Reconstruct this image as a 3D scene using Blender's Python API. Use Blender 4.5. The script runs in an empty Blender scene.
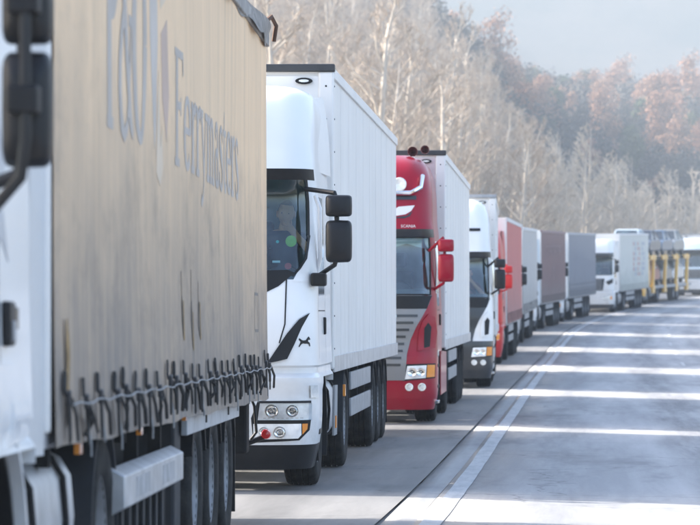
import bpy, bmesh, math, random
import numpy as np
from mathutils import Vector, Matrix
PI = math.pi
sc = bpy.context.scene
C = sc.collection
random.seed(11)

# ------------------------------------------------------------------ camera
F_PX, HORIZON = 3400.0, 330.0                 # focal length and horizon row measured on the 700x525 photograph
cam_d = bpy.data.cameras.new('camera')
cam = bpy.data.objects.new('camera', cam_d); C.objects.link(cam); sc.camera = cam
cam_d.sensor_width = 36.0
cam_d.lens = 36.0 * F_PX / 700.0
cam_d.clip_start, cam_d.clip_end = 0.5, 8000
cam.location = (0, 0, 0)
cam.rotation_euler = (PI/2 + math.atan((HORIZON-262.5)/F_PX), 0, 0)
cam_d.dof.use_dof = True
cam_d.dof.focus_distance = 31.0
cam_d.dof.aperture_fstop = 5.6
cam_d.dof.aperture_blades = 9

# ------------------------------------------------------------------ light
SUN_EL, SUN_AZ = math.radians(27), math.radians(-73)   # azimuth clockwise from +Y: the sun stands left, a little behind the queue
w = bpy.data.worlds.new('World'); sc.world = w; w.use_nodes = True
nt = w.node_tree; bg = nt.nodes['Background']
sky = nt.nodes.new('ShaderNodeTexSky'); sky.sky_type = 'NISHITA'; sky.sun_disc = False
sky.sun_elevation = SUN_EL; sky.sun_rotation = SUN_AZ
sky.altitude = 300; sky.dust_density = 4.0; sky.air_density = 0.85; sky.ozone_density = 0.5
nt.links.new(sky.outputs[0], bg.inputs[0]); bg.inputs[1].default_value = 0.15
sd = bpy.data.lights.new('sun', 'SUN'); sd.energy = 4.2; sd.angle = math.radians(0.53); sd.color = (1.0, 0.93, 0.83)
sun = bpy.data.objects.new('sun', sd); C.objects.link(sun)
sv = Vector((math.sin(SUN_AZ)*math.cos(SUN_EL), math.cos(SUN_AZ)*math.cos(SUN_EL), math.sin(SUN_EL)))
sun.rotation_euler = (-sv).to_track_quat('-Z', 'Y').to_euler(); sun.location = sv*200
sc.view_settings.view_transform = 'Standard'; sc.view_settings.look = 'None'
sc.view_settings.exposure = 2.15; sc.view_settings.gamma = 1.0
sc.render.engine = 'CYCLES'
sc.cycles.use_denoising = True
sc.cycles.max_bounces = 10; sc.cycles.diffuse_bounces = 4; sc.cycles.glossy_bounces = 3
sc.cycles.transparent_max_bounces = 24; sc.cycles.volume_bounces = 0
sc.cycles.sample_clamp_indirect = 6.0
sc.render.film_transparent = False

# ------------------------------------------------------------------ materials
def lnk(t, a, b): t.links.new(a, b)
def nd(t, kind, **kw):
    n = t.nodes.new(kind)
    for k, v in kw.items():
        if k in n.inputs: n.inputs[k].default_value = v
        else: setattr(n, k, v)
    return n
def mixc(t, fac, a, b, mode='MIX'):
    m = t.nodes.new('ShaderNodeMix'); m.data_type = 'RGBA'; m.blend_type = mode
    for sock, val in ((m.inputs[0], fac), (m.inputs[6], a), (m.inputs[7], b)):
        if hasattr(val, 'is_linked'): lnk(t, val, sock)
        elif isinstance(val, (int, float)): sock.default_value = val
        else: sock.default_value = (*val, 1)
    return m.outputs[2]
def rng(t, val, a, b, c=0.0, d=1.0):
    r = nd(t, 'ShaderNodeMapRange'); lnk(t, val, r.inputs[0])
    for i, x in enumerate((a, b, c, d)): r.inputs[i+1].default_value = x
    return r.outputs[0]
def math_(t, op, a, b=None):
    m = nd(t, 'ShaderNodeMath', operation=op)
    for i, v in enumerate((a, b)):
        if v is None: continue
        if hasattr(v, 'is_linked'): lnk(t, v, m.inputs[i])
        else: m.inputs[i].default_value = v
    return m.outputs[0]
def noise(t, vec, scale, detail=3, rough=0.5):
    n = nd(t, 'ShaderNodeTexNoise', Scale=scale, Detail=detail, Roughness=rough)
    lnk(t, vec, n.inputs['Vector']); return n.outputs[0]
def mapping(t, vec, scale):
    m = nd(t, 'ShaderNodeMapping'); m.inputs['Scale'].default_value = scale; lnk(t, vec, m.inputs[0]); return m.outputs[0]
MATS = {}
def newmat(name):
    m = bpy.data.materials.new(name); m.use_nodes = True; t = m.node_tree
    return m, t, t.nodes['Principled BSDF']
def pm(name, col, rough=0.5, metal=0.0, var=0.12, scale=6.0, bump=0.0, bscale=60.0, dirt=0.0, dz=(0.3, 1.8), dcol=(0.16, 0.14, 0.12), coat=0.0, streak=0.0, spec=0.5):
    if name in MATS: return MATS[name]
    m, t, p = newmat(name)
    tc = nd(t, 'ShaderNodeTexCoord').outputs['Object']
    n = noise(t, tc, scale, 4)
    lo = tuple(max(0, c*(1-var)) for c in col); hi = tuple(min(1, c*(1+var)) for c in col)
    c = mixc(t, rng(t, n, 0.3, 0.7), lo, hi)
    if streak:
        s = noise(t, mapping(t, tc, (2.2, 2.2, 0.22)), 1.0, 4)
        c = mixc(t, rng(t, s, 0.48, 0.75, 0, streak), c, dcol)
    if dirt:
        sep = nd(t, 'ShaderNodeSeparateXYZ'); lnk(t, tc, sep.inputs[0])
        g = rng(t, sep.outputs[2], dz[0], dz[1], 1, 0)
        n2 = noise(t, tc, 3.5, 6, 0.65)
        f = math_(t, 'MULTIPLY', math_(t, 'MULTIPLY', g, rng(t, n2, 0.25, 0.7)), dirt)
        c = mixc(t, f, c, dcol)
        lnk(t, math_(t, 'ADD', math_(t, 'MULTIPLY', f, 0.4), rough), p.inputs['Roughness'])
    else:
        lnk(t, rng(t, n, 0.2, 0.8, max(0.02, rough-0.06), min(1, rough+0.08)), p.inputs['Roughness'])
    lnk(t, c, p.inputs['Base Color'])
    p.inputs['Metallic'].default_value = metal
    p.inputs['Coat Weight'].default_value = coat
    p.inputs['Specular IOR Level'].default_value = spec
    if bump:
        b = nd(t, 'ShaderNodeBump', Strength=bump, Distance=0.01)
        lnk(t, noise(t, tc, bscale, 4), b.inputs['Height']); lnk(t, b.outputs[0], p.inputs['Normal'])
    MATS[name] = m
    return m
def paint(name, col, dirt=0.5, dz=(0.2, 1.6), rough=0.28, coat=0.25, spec=0.5):
    return pm(name, col, rough, 0, 0.05, 1.5, 0.0, 60, dirt, dz, (0.22, 0.2, 0.18), coat=coat, spec=spec)

WHITE = paint('white_paint', (0.74, 0.745, 0.75))
WHITE_MATT = pm('white_panel', (0.74, 0.718, 0.69), 0.42, 0, 0.05, 0.9, 0.03, 3, 0.3, (0.9, 2.4), (0.36, 0.33, 0.3), streak=0.045)
RED = paint('red_paint', (0.29, 0.0015, 0.018), 0.08, coat=0.12, spec=0.25)
RED2 = paint('bright_red_paint', (0.5, 0.010, 0.010), 0.12, coat=0.12, spec=0.25)
SILVER = paint('silver_grey_paint', (0.36, 0.37, 0.39))
CHARCOAL = paint('charcoal_paint', (0.016, 0.018, 0.023), 0.15)
ORANGE = paint('yellow_carrier_paint', (0.75, 0.42, 0.06), 0.25, (0, 1))
PALEBLUE = paint('pale_blue_paint', (0.5, 0.6, 0.68))
BLACK = pm('black_plastic', (0.008, 0.0085, 0.0105), 0.45, 0, 0.3, 9, 0.12, 180, spec=0.25)
MIRROR_BLACK = pm('mirror_plastic', (0.007, 0.008, 0.011), 0.42, 0, 0.25, 6, 0.05, 250, spec=0.3)
CHASSIS = pm('chassis_grime', (0.014, 0.0145, 0.016), 0.75, 0, 0.35, 5, 0.25, 40, 0.6, (0.0, 1.2), (0.05, 0.047, 0.044), spec=0.1)
DARKBLUE = pm('mudguard_plastic', (0.022, 0.026, 0.033), 0.55, 0, 0.25, 4, 0.15, 50, 0.6, (0.1, 1.3), (0.06, 0.058, 0.056), spec=0.15)
ALU = pm('dull_aluminium', (0.52, 0.53, 0.55), 0.42, 0.75, 0.15, 5, 0.15, 40, 0.5, (0.4, 1.5), (0.2, 0.18, 0.16))
STEEL = pm('grey_steel', (0.33, 0.34, 0.36), 0.45, 0.4, 0.2, 5, 0.15, 50, 0.5, (0.3, 1.4), (0.17, 0.15, 0.13))
CHROME = pm('chrome', (0.8, 0.81, 0.82), 0.1, 1.0, 0.05, 6)
RAIL_DARK = pm('dark_rail', (0.03, 0.032, 0.036), 0.5, 0.1, 0.2, 6)
AMBER = pm('amber_lens', (0.75, 0.26, 0.03), 0.2, 0, 0.05, 6, coat=0.6)
REDLENS = pm('red_lens', (0.6, 0.02, 0.02), 0.2, 0, 0.05, 6, coat=0.6)
LAMPWHITE = pm('pale_lens', (0.72, 0.73, 0.72), 0.15, 0.3, 0.12, 25, 0.3, 60, coat=0.6)
REFLECTOR = pm('lamp_reflector', (0.82, 0.83, 0.84), 0.18, 0.2, 0.15, 12, 0.35, 25)
INTERIOR = pm('cab_interior', (0.10, 0.12, 0.13), 0.8, 0, 0.2, 4)
SEATCLOTH = pm('seat_cloth', (0.06, 0.06, 0.07), 0.95, 0, 0.25, 12)
STRAP = pm('strap_webbing', (0.03, 0.029, 0.029), 0.85, 0, 0.4, 14, 0.5, 90)
BUCKLE = pm('buckle_metal', (0.06, 0.06, 0.065), 0.5, 0.5, 0.3, 20)
CABLE = pm('white_cord', (0.3, 0.3, 0.3), 0.7, 0, 0.2, 20)
RUST = pm('yellow_rusty_strap', (0.26, 0.15, 0.035), 0.8, 0, 0.4, 15, 0.4, 40)
GRAFFITI_GREY = pm('grey_decal', (0.46, 0.47, 0.49), 0.4, 0, 0.08, 5)
GREEN = pm('green_sticker', (0.36, 0.52, 0.08), 0.5, 0, 0.1, 12)
REDSTICK = pm('red_sticker', (0.6, 0.06, 0.05), 0.5, 0, 0.1, 12)
WOODG = None

def tyre_mat():
    m, t, p = newmat('tyre_rubber')
    tc = nd(t, 'ShaderNodeTexCoord').outputs['Object']
    n = noise(t, tc, 9, 6, 0.65)
    lnk(t, mixc(t, rng(t, n, 0.35, 0.7), (0.010, 0.0105, 0.0115), (0.038, 0.037, 0.036)), p.inputs['Base Color'])
    p.inputs['Roughness'].default_value = 0.8; p.inputs['Specular IOR Level'].default_value = 0.12
    b = nd(t, 'ShaderNodeBump', Strength=0.5, Distance=0.01); lnk(t, noise(t, tc, 45, 3), b.inputs['Height']); lnk(t, b.outputs[0], p.inputs['Normal'])
    return m
TYRE = tyre_mat()

def glass_mat(name, tint, refl=1.0, base=0.0):
    m = bpy.data.materials.new(name); m.use_nodes = True; t = m.node_tree
    t.nodes.remove(t.nodes['Principled BSDF'])
    tr = nd(t, 'ShaderNodeBsdfTransparent'); tr.inputs[0].default_value = (*tint, 1)
    gl = nd(t, 'ShaderNodeBsdfGlossy'); gl.inputs['Roughness'].default_value = 0.03; gl.inputs[0].default_value = (0.9, 0.95, 1.0, 1)
    fr = nd(t, 'ShaderNodeFresnel', IOR=1.52)
    tc = nd(t, 'ShaderNodeTexCoord').outputs['Object']
    grime = rng(t, noise(t, tc, 2.2, 5, 0.6), 0.45, 0.8, base, base+0.08)
    f = math_(t, 'ADD', math_(t, 'MULTIPLY', fr.outputs[0], refl), grime)
    mx = nd(t, 'ShaderNodeMixShader'); lnk(t, f, mx.inputs[0]); lnk(t, tr.outputs[0], mx.inputs[1]); lnk(t, gl.outputs[0], mx.inputs[2])
    lnk(t, mx.outputs[0], t.nodes['Material Output'].inputs[0])
    return m
GLASS = glass_mat('windscreen_glass', (0.62, 0.84, 0.88), 1.1, .055)
GLASS_CLEAR = glass_mat('clear_windscreen_glass', (0.58, 0.84, 0.88), 1.0, .015)
GLASS_DARK = glass_mat('side_glass', (0.3, 0.38, 0.4), 1.6)
LENS = glass_mat('lamp_lens', (0.95, 0.95, 0.95), 1.0)

def curtain_mat(name, top, bot, z0, z1, streak=0.35, sat_noise=0.25, pleat=0.0, rough=0.55, lines=0.3):
    """coated tarpaulin: road film thickening towards the hem, rain streaks, faint webbing ribs"""
    m, t, p = newmat(name)
    tc = nd(t, 'ShaderNodeTexCoord').outputs['Object']
    sep = nd(t, 'ShaderNodeSeparateXYZ'); lnk(t, tc, sep.inputs[0])
    warp = noise(t, tc, 1.1, 4, 0.6)
    z = math_(t, 'ADD', sep.outputs[2], rng(t, warp, 0.2, 0.8, -0.35, 0.35))
    c = mixc(t, rng(t, z, z0, z1, 1, 0), top, bot)
    st = noise(t, mapping(t, tc, (3, 5.5, 0.22)), 1.0, 5, 0.6)
    c = mixc(t, rng(t, st, 0.45, 0.8, 0, streak), c, tuple(x*0.55 for x in bot))
    st2 = noise(t, mapping(t, tc, (3, 14, 0.12)), 1.0, 3, 0.6)
    c = mixc(t, rng(t, st2, 0.5, 0.8, 0, streak*0.5), c, tuple(min(1, x*1.15) for x in top))
    pt = noise(t, tc, 0.7, 5, 0.7)
    c = mixc(t, rng(t, pt, 0.4, 0.75, 0, sat_noise), c, tuple(x*0.75 for x in top))
    # vertical webbing ribs pressed into the cloth
    wv = math_(t, 'FRACT', math_(t, 'MULTIPLY', sep.outputs[1], 1.0/0.30))
    rib = rng(t, math_(t, 'ABSOLUTE', math_(t, 'SUBTRACT', wv, 0.5)), 0.04, 0.075, 1, 0)
    c = mixc(t, math_(t, 'MULTIPLY', rib, lines*0.5), c, tuple(min(1, x*1.18) for x in top))
    sm = noise(t, mapping(t, tc, (1, 0.8, 1.3)), 1.9, 6, 0.72)
    c = mixc(t, math_(t, 'MULTIPLY', rng(t, sm, 0.5, 0.72, 0, 0.6), rng(t, z, z0, z1+0.4, 1, 0.12)), c, tuple(x*0.5 for x in bot))
    lnk(t, c, p.inputs['Base Color']); p.inputs['Roughness'].default_value = rough
    p.inputs['Specular IOR Level'].default_value = 0.35
    b = nd(t, 'ShaderNodeBump', Strength=0.16, Distance=0.02)
    h = math_(t, 'ADD', math_(t, 'ADD', noise(t, mapping(t, tc, (1, 2.4, 0.5)), 1.6, 4), math_(t, 'MULTIPLY', noise(t, mapping(t, tc, (1, 0.45, 1.6)), 1.5, 3), 1.6)), math_(t, 'MULTIPLY', rib, 0.12*lines/0.3))
    lnk(t, h, b.inputs['Height']); lnk(t, b.outputs[0], p.inputs['Normal'])
    return m

# ------------------------------------------------------------------ mesh helpers
class MB:
    def __init__(s): s.v, s.f = [], []
    def add(s, vs, fs):
        o = len(s.v); s.v += [tuple(x) for x in vs]; s.f += [tuple(i+o for i in f) for f in fs]; return s
    def box(s, x0, x1, y0, y1, z0, z1):
        return s.add([(x0,y0,z0),(x1,y0,z0),(x1,y1,z0),(x0,y1,z0),(x0,y0,z1),(x1,y0,z1),(x1,y1,z1),(x0,y1,z1)],
                     [(3,2,1,0),(4,5,6,7),(0,1,5,4),(1,2,6,5),(2,3,7,6),(3,0,4,7)])
    def bar(s, a, b, w, h, up=(0,0,1)):
        a, b = Vector(a), Vector(b); d = (b-a).normalized(); u = Vector(up)
        if abs(d.dot(u)) > 0.98: u = Vector((0,1,0))
        r = d.cross(u).normalized(); u = r.cross(d)
        vs = [p + r*(i*w/2) + u*(j*h/2) for p in (a, b) for i, j in ((-1,-1),(1,-1),(1,1),(-1,1))]
        return s.add(vs, [(0,1,2,3),(7,6,5,4),(0,4,5,1),(1,5,6,2),(2,6,7,3),(3,7,4,0)])
    def prism(s, poly, axis, a, b):
        n = len(poly)
        def P(u, v, t): return {'x': (t,u,v), 'y': (u,t,v), 'z': (u,v,t)}[axis]
        vs = [P(u,v,a) for u,v in poly] + [P(u,v,b) for u,v in poly]
        return s.add(vs, [tuple(range(n))[::-1], tuple(range(n,2*n))] + [(i,(i+1)%n,n+(i+1)%n,n+i) for i in range(n)])
    def tube(s, pts, r, n=8, cap=True):
        pts = [Vector(p) for p in pts]; rs = r if isinstance(r, (list, tuple)) else [r]*len(pts)
        o = len(s.v); prev = None
        for i, p in enumerate(pts):
            d = (pts[min(i+1,len(pts)-1)] - pts[max(i-1,0)])
            d = d.normalized() if d.length > 1e-9 else Vector((0,0,1))
            if prev is None:
                u = d.cross(Vector((0,0,1)) if abs(d.z) < 0.9 else Vector((1,0,0))).normalized()
            else:
                u = (prev - d*prev.dot(d)); u = u.normalized() if u.length > 1e-6 else d.orthogonal().normalized()
            prev = u; q = d.cross(u)
            s.v += [tuple(p + (u*math.cos(2*PI*k/n) + q*math.sin(2*PI*k/n))*rs[i]) for k in range(n)]
        for i in range(len(pts)-1):
            for k in range(n):
                a, b = o+i*n+k, o+i*n+(k+1)%n
                s.f.append((a, b, b+n, a+n))
        if cap:
            s.f.append(tuple(range(o+n-1, o-1, -1))); e = o+(len(pts)-1)*n; s.f.append(tuple(range(e, e+n)))
        return s
    def lathe(s, prof, c, axis, n=24, a0=0.0, a1=2*PI, close=False):
        """prof: (radius, position along the axis)"""
        ax = Vector(axis).normalized(); u = ax.orthogonal().normalized()
        if abs(ax.x) > 0.9: u = Vector((0,1,0))
        elif abs(ax.y) > 0.9: u = Vector((1,0,0))
        q = ax.cross(u); c = Vector(c); o = len(s.v); full = abs(a1-a0-2*PI) < 1e-6
        m = n if full else n+1; L = len(prof)
        for k in range(m):
            a = a0+(a1-a0)*k/n; d = u*math.cos(a)+q*math.sin(a)
            s.v += [tuple(c + d*r + ax*t) for r, t in prof]
        for k in range(n):
            k2 = (k+1) % m
            for j in range(L if close else L-1):
                s.f.append((o+k*L+j, o+k2*L+j, o+k2*L+(j+1)%L, o+k*L+(j+1)%L))
        return s
    def sheet(s, fn, us, vs):
        o = len(s.v); n = len(vs)
        for u in us:
            for v in vs: s.v.append(tuple(fn(u, v)))
        for i in range(len(us)-1):
            for j in range(n-1): s.f.append((o+i*n+j, o+(i+1)*n+j, o+(i+1)*n+j+1, o+i*n+j+1))
        return s
    def mesh(s, name, mat, smooth=False, sharp=35, fix=True):
        me = bpy.data.meshes.new(name); me.from_pydata(s.v, [], s.f)
        if fix:
            bm = bmesh.new(); bm.from_mesh(me); bmesh.ops.recalc_face_normals(bm, faces=bm.faces); bm.to_mesh(me); bm.free()
        if mat: me.materials.append(mat)
        if smooth:
            me.shade_smooth()
            if sharp: me.set_sharp_from_angle(angle=math.radians(sharp))
        me.update(); return me
    def build(s, name, mat, parent=None, smooth=False, bevel=0.0, sharp=35, fix=True, seg=2):
        return mobj(name, s.mesh(name, mat, smooth, sharp, fix), parent, bevel, seg)
def mobj(name, me, parent=None, bevel=0.0, seg=2):
    o = bpy.data.objects.new(name, me); C.objects.link(o); o.parent = parent
    if bevel:
        b = o.modifiers.new('edge', 'BEVEL'); b.width = bevel; b.segments = seg; b.limit_method = 'ANGLE'; b.angle_limit = math.radians(40); b.harden_normals = False
    return o
def empty(name, loc=(0,0,0), rot=(0,0,0), parent=None):
    o = bpy.data.objects.new(name, None); C.objects.link(o); o.location = loc; o.rotation_euler = rot; o.parent = parent
    o.empty_display_size = 0.2; return o
def tag(o, label=None, cat=None, group=None, kind=None):
    if label: o['label'] = label
    if cat: o['category'] = cat
    if group: o['group'] = group
    if kind: o['kind'] = kind
    return o
def dup_tree(o, parent=None):
    c = o.copy(); C.objects.link(c); c.parent = parent
    for ch in [x for x in KIDS.get(o.name, [])]: dup_tree(ch, c)
    return c
KIDS = {}
def note_kids(o):
    KIDS[o.name] = list(o.children)
    for c in o.children: note_kids(c)
def hermite(xs, ys):
    xs, ys = np.array(xs, float), np.array(ys, float)
    m = np.gradient(ys, xs)
    def f(x):
        i = int(np.clip(np.searchsorted(xs, x)-1, 0, len(xs)-2)); h = xs[i+1]-xs[i]; t = (x-xs[i])/h
        if t < 0: return float(ys[0] + m[0]*(x-xs[0]))
        if t > 1: return float(ys[-1] + m[-1]*(x-xs[-1]))
        return float((2*t**3-3*t*t+1)*ys[i] + (t**3-2*t*t+t)*h*m[i] + (-2*t**3+3*t*t)*ys[i+1] + (t**3-t*t)*h*m[i+1])
    return f
def sstep(a, b, x):
    t = min(1, max(0, (x-a)/(b-a))); return t*t*(3-2*t)
# ------------------------------------------------------------------ road, shoulder, ground
XW = hermite([-60,0,25,47,78,100,125,150,173,196,220,260,320,420,520], [-5.4,-1.5,0.45,2.0,4.2,5.9,7.95,10.5,13.6,17.7,23.0,33.5,53,95,150])
ZR = hermite([-60,0,15,30,50,71,95,118,137,158,181,202,240,300,420,520], [-1.5,-1.47,-1.46,-1.45,-1.33,-1.17,-0.88,-0.45,0.02,0.5,1.12,1.7,2.75,4.2,6.2,7.0])
def cross(lat): return -0.018*max(0, min(lat, 13))
def vnoise(x, y, seed=0):
    def h(i, j): 
        v = math.sin(i*127.1 + j*311.7 + seed*74.7)*43758.5453; return v - math.floor(v)
    i, j = math.floor(x), math.floor(y); fx, fy = x-i, y-j
    fx = fx*fx*(3-2*fx); fy = fy*fy*(3-2*fy)
    return (h(i,j)*(1-fx)+h(i+1,j)*fx)*(1-fy) + (h(i,j+1)*(1-fx)+h(i+1,j+1)*fx)*fy
def fbm(x, y, seed=0): return sum(vnoise(x*2**k, y*2**k, seed+k)*0.5**k for k in range(4))/1.9 - 0.5
def ground_z(x, y):
    yy = min(y, 520); lat = x - XW(yy) if y < 520 else x - XW(520) - 0.62*(y-520)
    base = ZR(yy) + cross(lat) - 0.10
    off = -lat - 5.2                                   # metres left of the shoulder's edge
    z = base
    if off > 0:
        z += -0.35*sstep(0, 1.5, off) + 0.35*sstep(2.0, 4.5, off)
        k = sstep(110, 215, y)*(1 - 0.9*sstep(6, 30, x - 0.02*(y-260)))*(1 - sstep(430, 600, y))
        z += k*(0.30*max(0, min(off, 150)-5) + 3.0*fbm(x/22, y/22, 3)*sstep(6, 25, off))
    if lat > 15:
        z += -0.8*sstep(15, 24, lat) + 0.6*fbm(x/30, y/30, 5)*sstep(18, 40, lat)
    # wooded ridge across the valley
    r = sstep(415, 640, y)*(1-sstep(700, 900, y))
    crest = 41 - 0.11*(x-20) if x > 20 else 41 + 0.10*(20-x)
    crest = max(18, min(crest, 62)) + 9*fbm(x/45, 3.3, 9)
    z += r*(crest - 7)*(1.0 + 0.16*fbm(x/26, y/40, 2))
    # far hill
    z += sstep(760, 1180, y)*(195 + 4*fbm(x/260, y/300, 7)) + sstep(760,900,y)*1.5*fbm(x/80, y/80, 4)
    return z
def axis_pts(brk):
    out = []
    for a, b, s in brk: out += list(np.arange(a, b, s))
    return out + [brk[-1][1]]
gx = axis_pts([(-400,-120,20),(-120,-40,6),(-40,60,2.5),(60,140,6),(140,420,14),(420,880,40)])
gy = axis_pts([(-70,0,7),(0,330,4),(330,700,8),(700,1300,11),(1300,1700,50)])
g = MB().sheet(lambda x, y: (x, y, ground_z(x, y)), gx, gy)
def ground_mat():
    m, t, p = newmat('leaf_litter_and_dry_grass')
    tc = nd(t, 'ShaderNodeTexCoord').outputs['Object']
    c = mixc(t, rng(t, noise(t, tc, 0.35, 6, 0.7), 0.35, 0.65), (0.16, 0.12, 0.075), (0.10, 0.095, 0.05))
    c = mixc(t, rng(t, noise(t, tc, 4.0, 5, 0.7), 0.45, 0.75, 0, 0.7), c, (0.26, 0.2, 0.13))
    c = mixc(t, rng(t, noise(t, tc, 0.06, 3, 0.6), 0.5, 0.7, 0, 0.6), c, (0.05, 0.07, 0.05))
    sep = nd(t, 'ShaderNodeSeparateXYZ'); lnk(t, tc, sep.inputs[0])
    far = mixc(t, rng(t, noise(t, tc, 0.03, 5, 0.7), 0.35, 0.65), (0.045, 0.055, 0.055), (0.085, 0.08, 0.075))
    c = mixc(t, rng(t, sep.outputs[1], 640, 760), c, far)   # the far hill is wooded
    lnk(t, c, p.inputs['Base Color']); p.inputs['Roughness'].default_value = 0.95
    b = nd(t, 'ShaderNodeBump', Strength=0.8, Distance=0.1); lnk(t, noise(t, tc, 2.5, 6, 0.7), b.inputs['Height']); lnk(t, b.outputs[0], p.inputs['Normal'])
    return m
tag(g.build('ground', ground_mat(), None, smooth=True, sharp=0), kind='structure')

def strip(name, mat, lat0, lat1, y0, y1, lift, parent=None, step=2.0, nlat=2, waver=0.0, rag=0.0, skirt=0.0):
    n = max(1, int(round((y1-y0)/step))); vs, fs, at = [], [], []
    cols = [lat0+(lat1-lat0)*k/(nlat-1) for k in range(nlat)]
    rnd = random.Random(sum(map(ord, name)))
    for i in range(n+1):
        y = y0+(y1-y0)*i/n
        for k, l in enumerate(cols):
            ll = l + (rnd.uniform(-rag, rag) if rag and k in (0, nlat-1) else 0)
            vs.append((XW(y)+ll, y, ZR(y)+cross(ll)+lift)); at.append((ll, y, 0))
    for i in range(n):
        for k in range(nlat-1):
            a = i*nlat+k; fs.append((a, a+1, a+nlat+1, a+nlat))
    if skirt:
        o = len(vs)
        for i in range(n+1):
            x, y, z = vs[i*nlat]; vs.append((x, y, z-skirt)); at.append(at[i*nlat])
        fs += [(i*nlat, (i+1)*nlat, o+i+1, o+i) for i in range(n)]
    me = bpy.data.meshes.new(name); me.from_pydata(vs, [], fs)
    a = me.attributes.new('road_uv', 'FLOAT_VECTOR', 'POINT'); a.data.foreach_set('vector', [c for p in at for c in p])
    me.materials.append(mat); me.shade_smooth()
    o = bpy.data.objects.new(name, me); C.objects.link(o); o.parent = parent
    return o
def road_mat(name, base, dark, light, tracks):
    m, t, p = newmat(name)
    at = nd(t, 'ShaderNodeAttribute', attribute_name='road_uv').outputs['Vector']
    sep = nd(t, 'ShaderNodeSeparateXYZ'); lnk(t, at, sep.inputs[0])
    c = mixc(t, rng(t, noise(t, mapping(t, at, (1.6, 0.10, 1)), 1.0, 5, 0.65), 0.38, 0.62), base, light)
    wob = rng(t, noise(t, mapping(t, at, (0, 0.09, 1)), 1.0, 2), 0.2, 0.8, -0.35, 0.35)
    lat = math_(t, 'ADD', sep.outputs[0], wob)
    for cx, wd, k in tracks:
        d = math_(t, 'ABSOLUTE', math_(t, 'SUBTRACT', lat, cx))
        f = math_(t, 'MULTIPLY', rng(t, d, wd*0.35, wd, k, 0), rng(t, noise(t, mapping(t, at, (2.5, 0.16, 1)), 1.0, 4, 0.7), 0.35, 0.65, 0.15, 1))
        c = mixc(t, f, c, dark)
    # oil patches, grit, hairline cracks
    c = mixc(t, rng(t, noise(t, mapping(t, at, (1.0, 0.25, 1)), 0.6, 4, 0.7), 0.52, 0.72, 0, 0.75), c, dark)
    c = mixc(t, rng(t, noise(t, at, 26, 3, 0.8), 0.35, 0.75, 0, 0.35), c, tuple(x*0.55 for x in base))
    vo = nd(t, 'ShaderNodeTexVoronoi', feature='DISTANCE_TO_EDGE', Scale=0.22); lnk(t, at, vo.inputs['Vector'])
    wv = nd(t, 'ShaderNodeVectorMath', operation='ADD'); ns = nd(t, 'ShaderNodeTexNoise', Scale=1.3, Detail=4.0); lnk(t, at, ns.inputs['Vector'])
    lnk(t, at, wv.inputs[0]); lnk(t, ns.outputs[1], wv.inputs[1]); lnk(t, wv.outputs[0], vo.inputs['Vector'])
    c = mixc(t, rng(t, vo.outputs[0], 0.0, 0.006, 0.55, 0), c, tuple(x*0.45 for x in dark))
    lnk(t, c, p.inputs['Base Color']); p.inputs['Roughness'].default_value = 0.72
    p.inputs['Specular IOR Level'].default_value = 0.4
    b = nd(t, 'ShaderNodeBump', Strength=0.35, Distance=0.006); lnk(t, noise(t, at, 55, 3, 0.7), b.inputs['Height']); lnk(t, b.outputs[0], p.inputs['Normal'])
    return m
ASPHALT = road_mat('worn_pale_asphalt', (0.28, 0.287, 0.30), (0.11, 0.115, 0.125), (0.39, 0.395, 0.405), [(0.95, 0.5, 0.55), (2.75, 0.6, 0.85), (4.7, 0.5, 0.6), (6.5, 0.6, 0.6)])
CONCRETE = road_mat('shoulder_concrete', (0.165, 0.166, 0.168), (0.075, 0.075, 0.078), (0.23, 0.23, 0.232), [(-1.3, 0.45, 0.5), (-3.3, 0.5, 0.6)])
def line_mat():
    m, t, p = newmat('worn_white_line')
    at = nd(t, 'ShaderNodeAttribute', attribute_name='road_uv').outputs['Vector']
    f = rng(t, noise(t, mapping(t, at, (6, 1.1, 1)), 1.0, 6, 0.75), 0.42, 0.62, 0, 0.75)
    c = mixc(t, f, (0.43, 0.44, 0.45), (0.28, 0.295, 0.315)); lnk(t, c, p.inputs['Base Color']); p.inputs['Roughness'].default_value = 0.75
    return m
LINE = line_mat()
road = strip('road', ASPHALT, -0.02, 12.6, -30, 420, 0.0, nlat=15, skirt=0.03)
tag(road, kind='structure')
sh = strip('hard_shoulder', CONCRETE, -5.4, -0.30, -30, 420, 0.004, nlat=7, skirt=0.2); tag(sh, kind='structure')
# pale gutter band between the shoulder joint and the lane, a hair lower than the slabs, then the edge line on the lane
gut = strip('gutter_strip', road_mat('gutter_concrete', (0.27, 0.277, 0.287), (0.14, 0.14, 0.145), (0.37, 0.375, 0.38), []), -0.276, -0.025, -30, 420, -0.006, nlat=3, rag=0.008, skirt=0.05)
tag(gut, kind='structure')
strip('joint_sealant', pm('joint_sealant', (0.1, 0.1, 0.1), 0.8), -0.308, -0.268, -30, 420, -0.012, sh, rag=0.012, step=0.8)
strip('edge_line', LINE, 0.03, 0.19, -30, 420, 0.004, road, step=1.0, rag=0.004)
for k in range(36):
    y0 = 9 + 12*k
    if y0 + 4 < 420: strip('lane_dash', LINE, 3.74, 3.84, y0, y0+4.0, 0.004, road, step=1.0, rag=0.008)
strip('far_edge_line', LINE, 7.5, 7.68, -30, 420, 0.004, road, step=2.0, rag=0.01)

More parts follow.
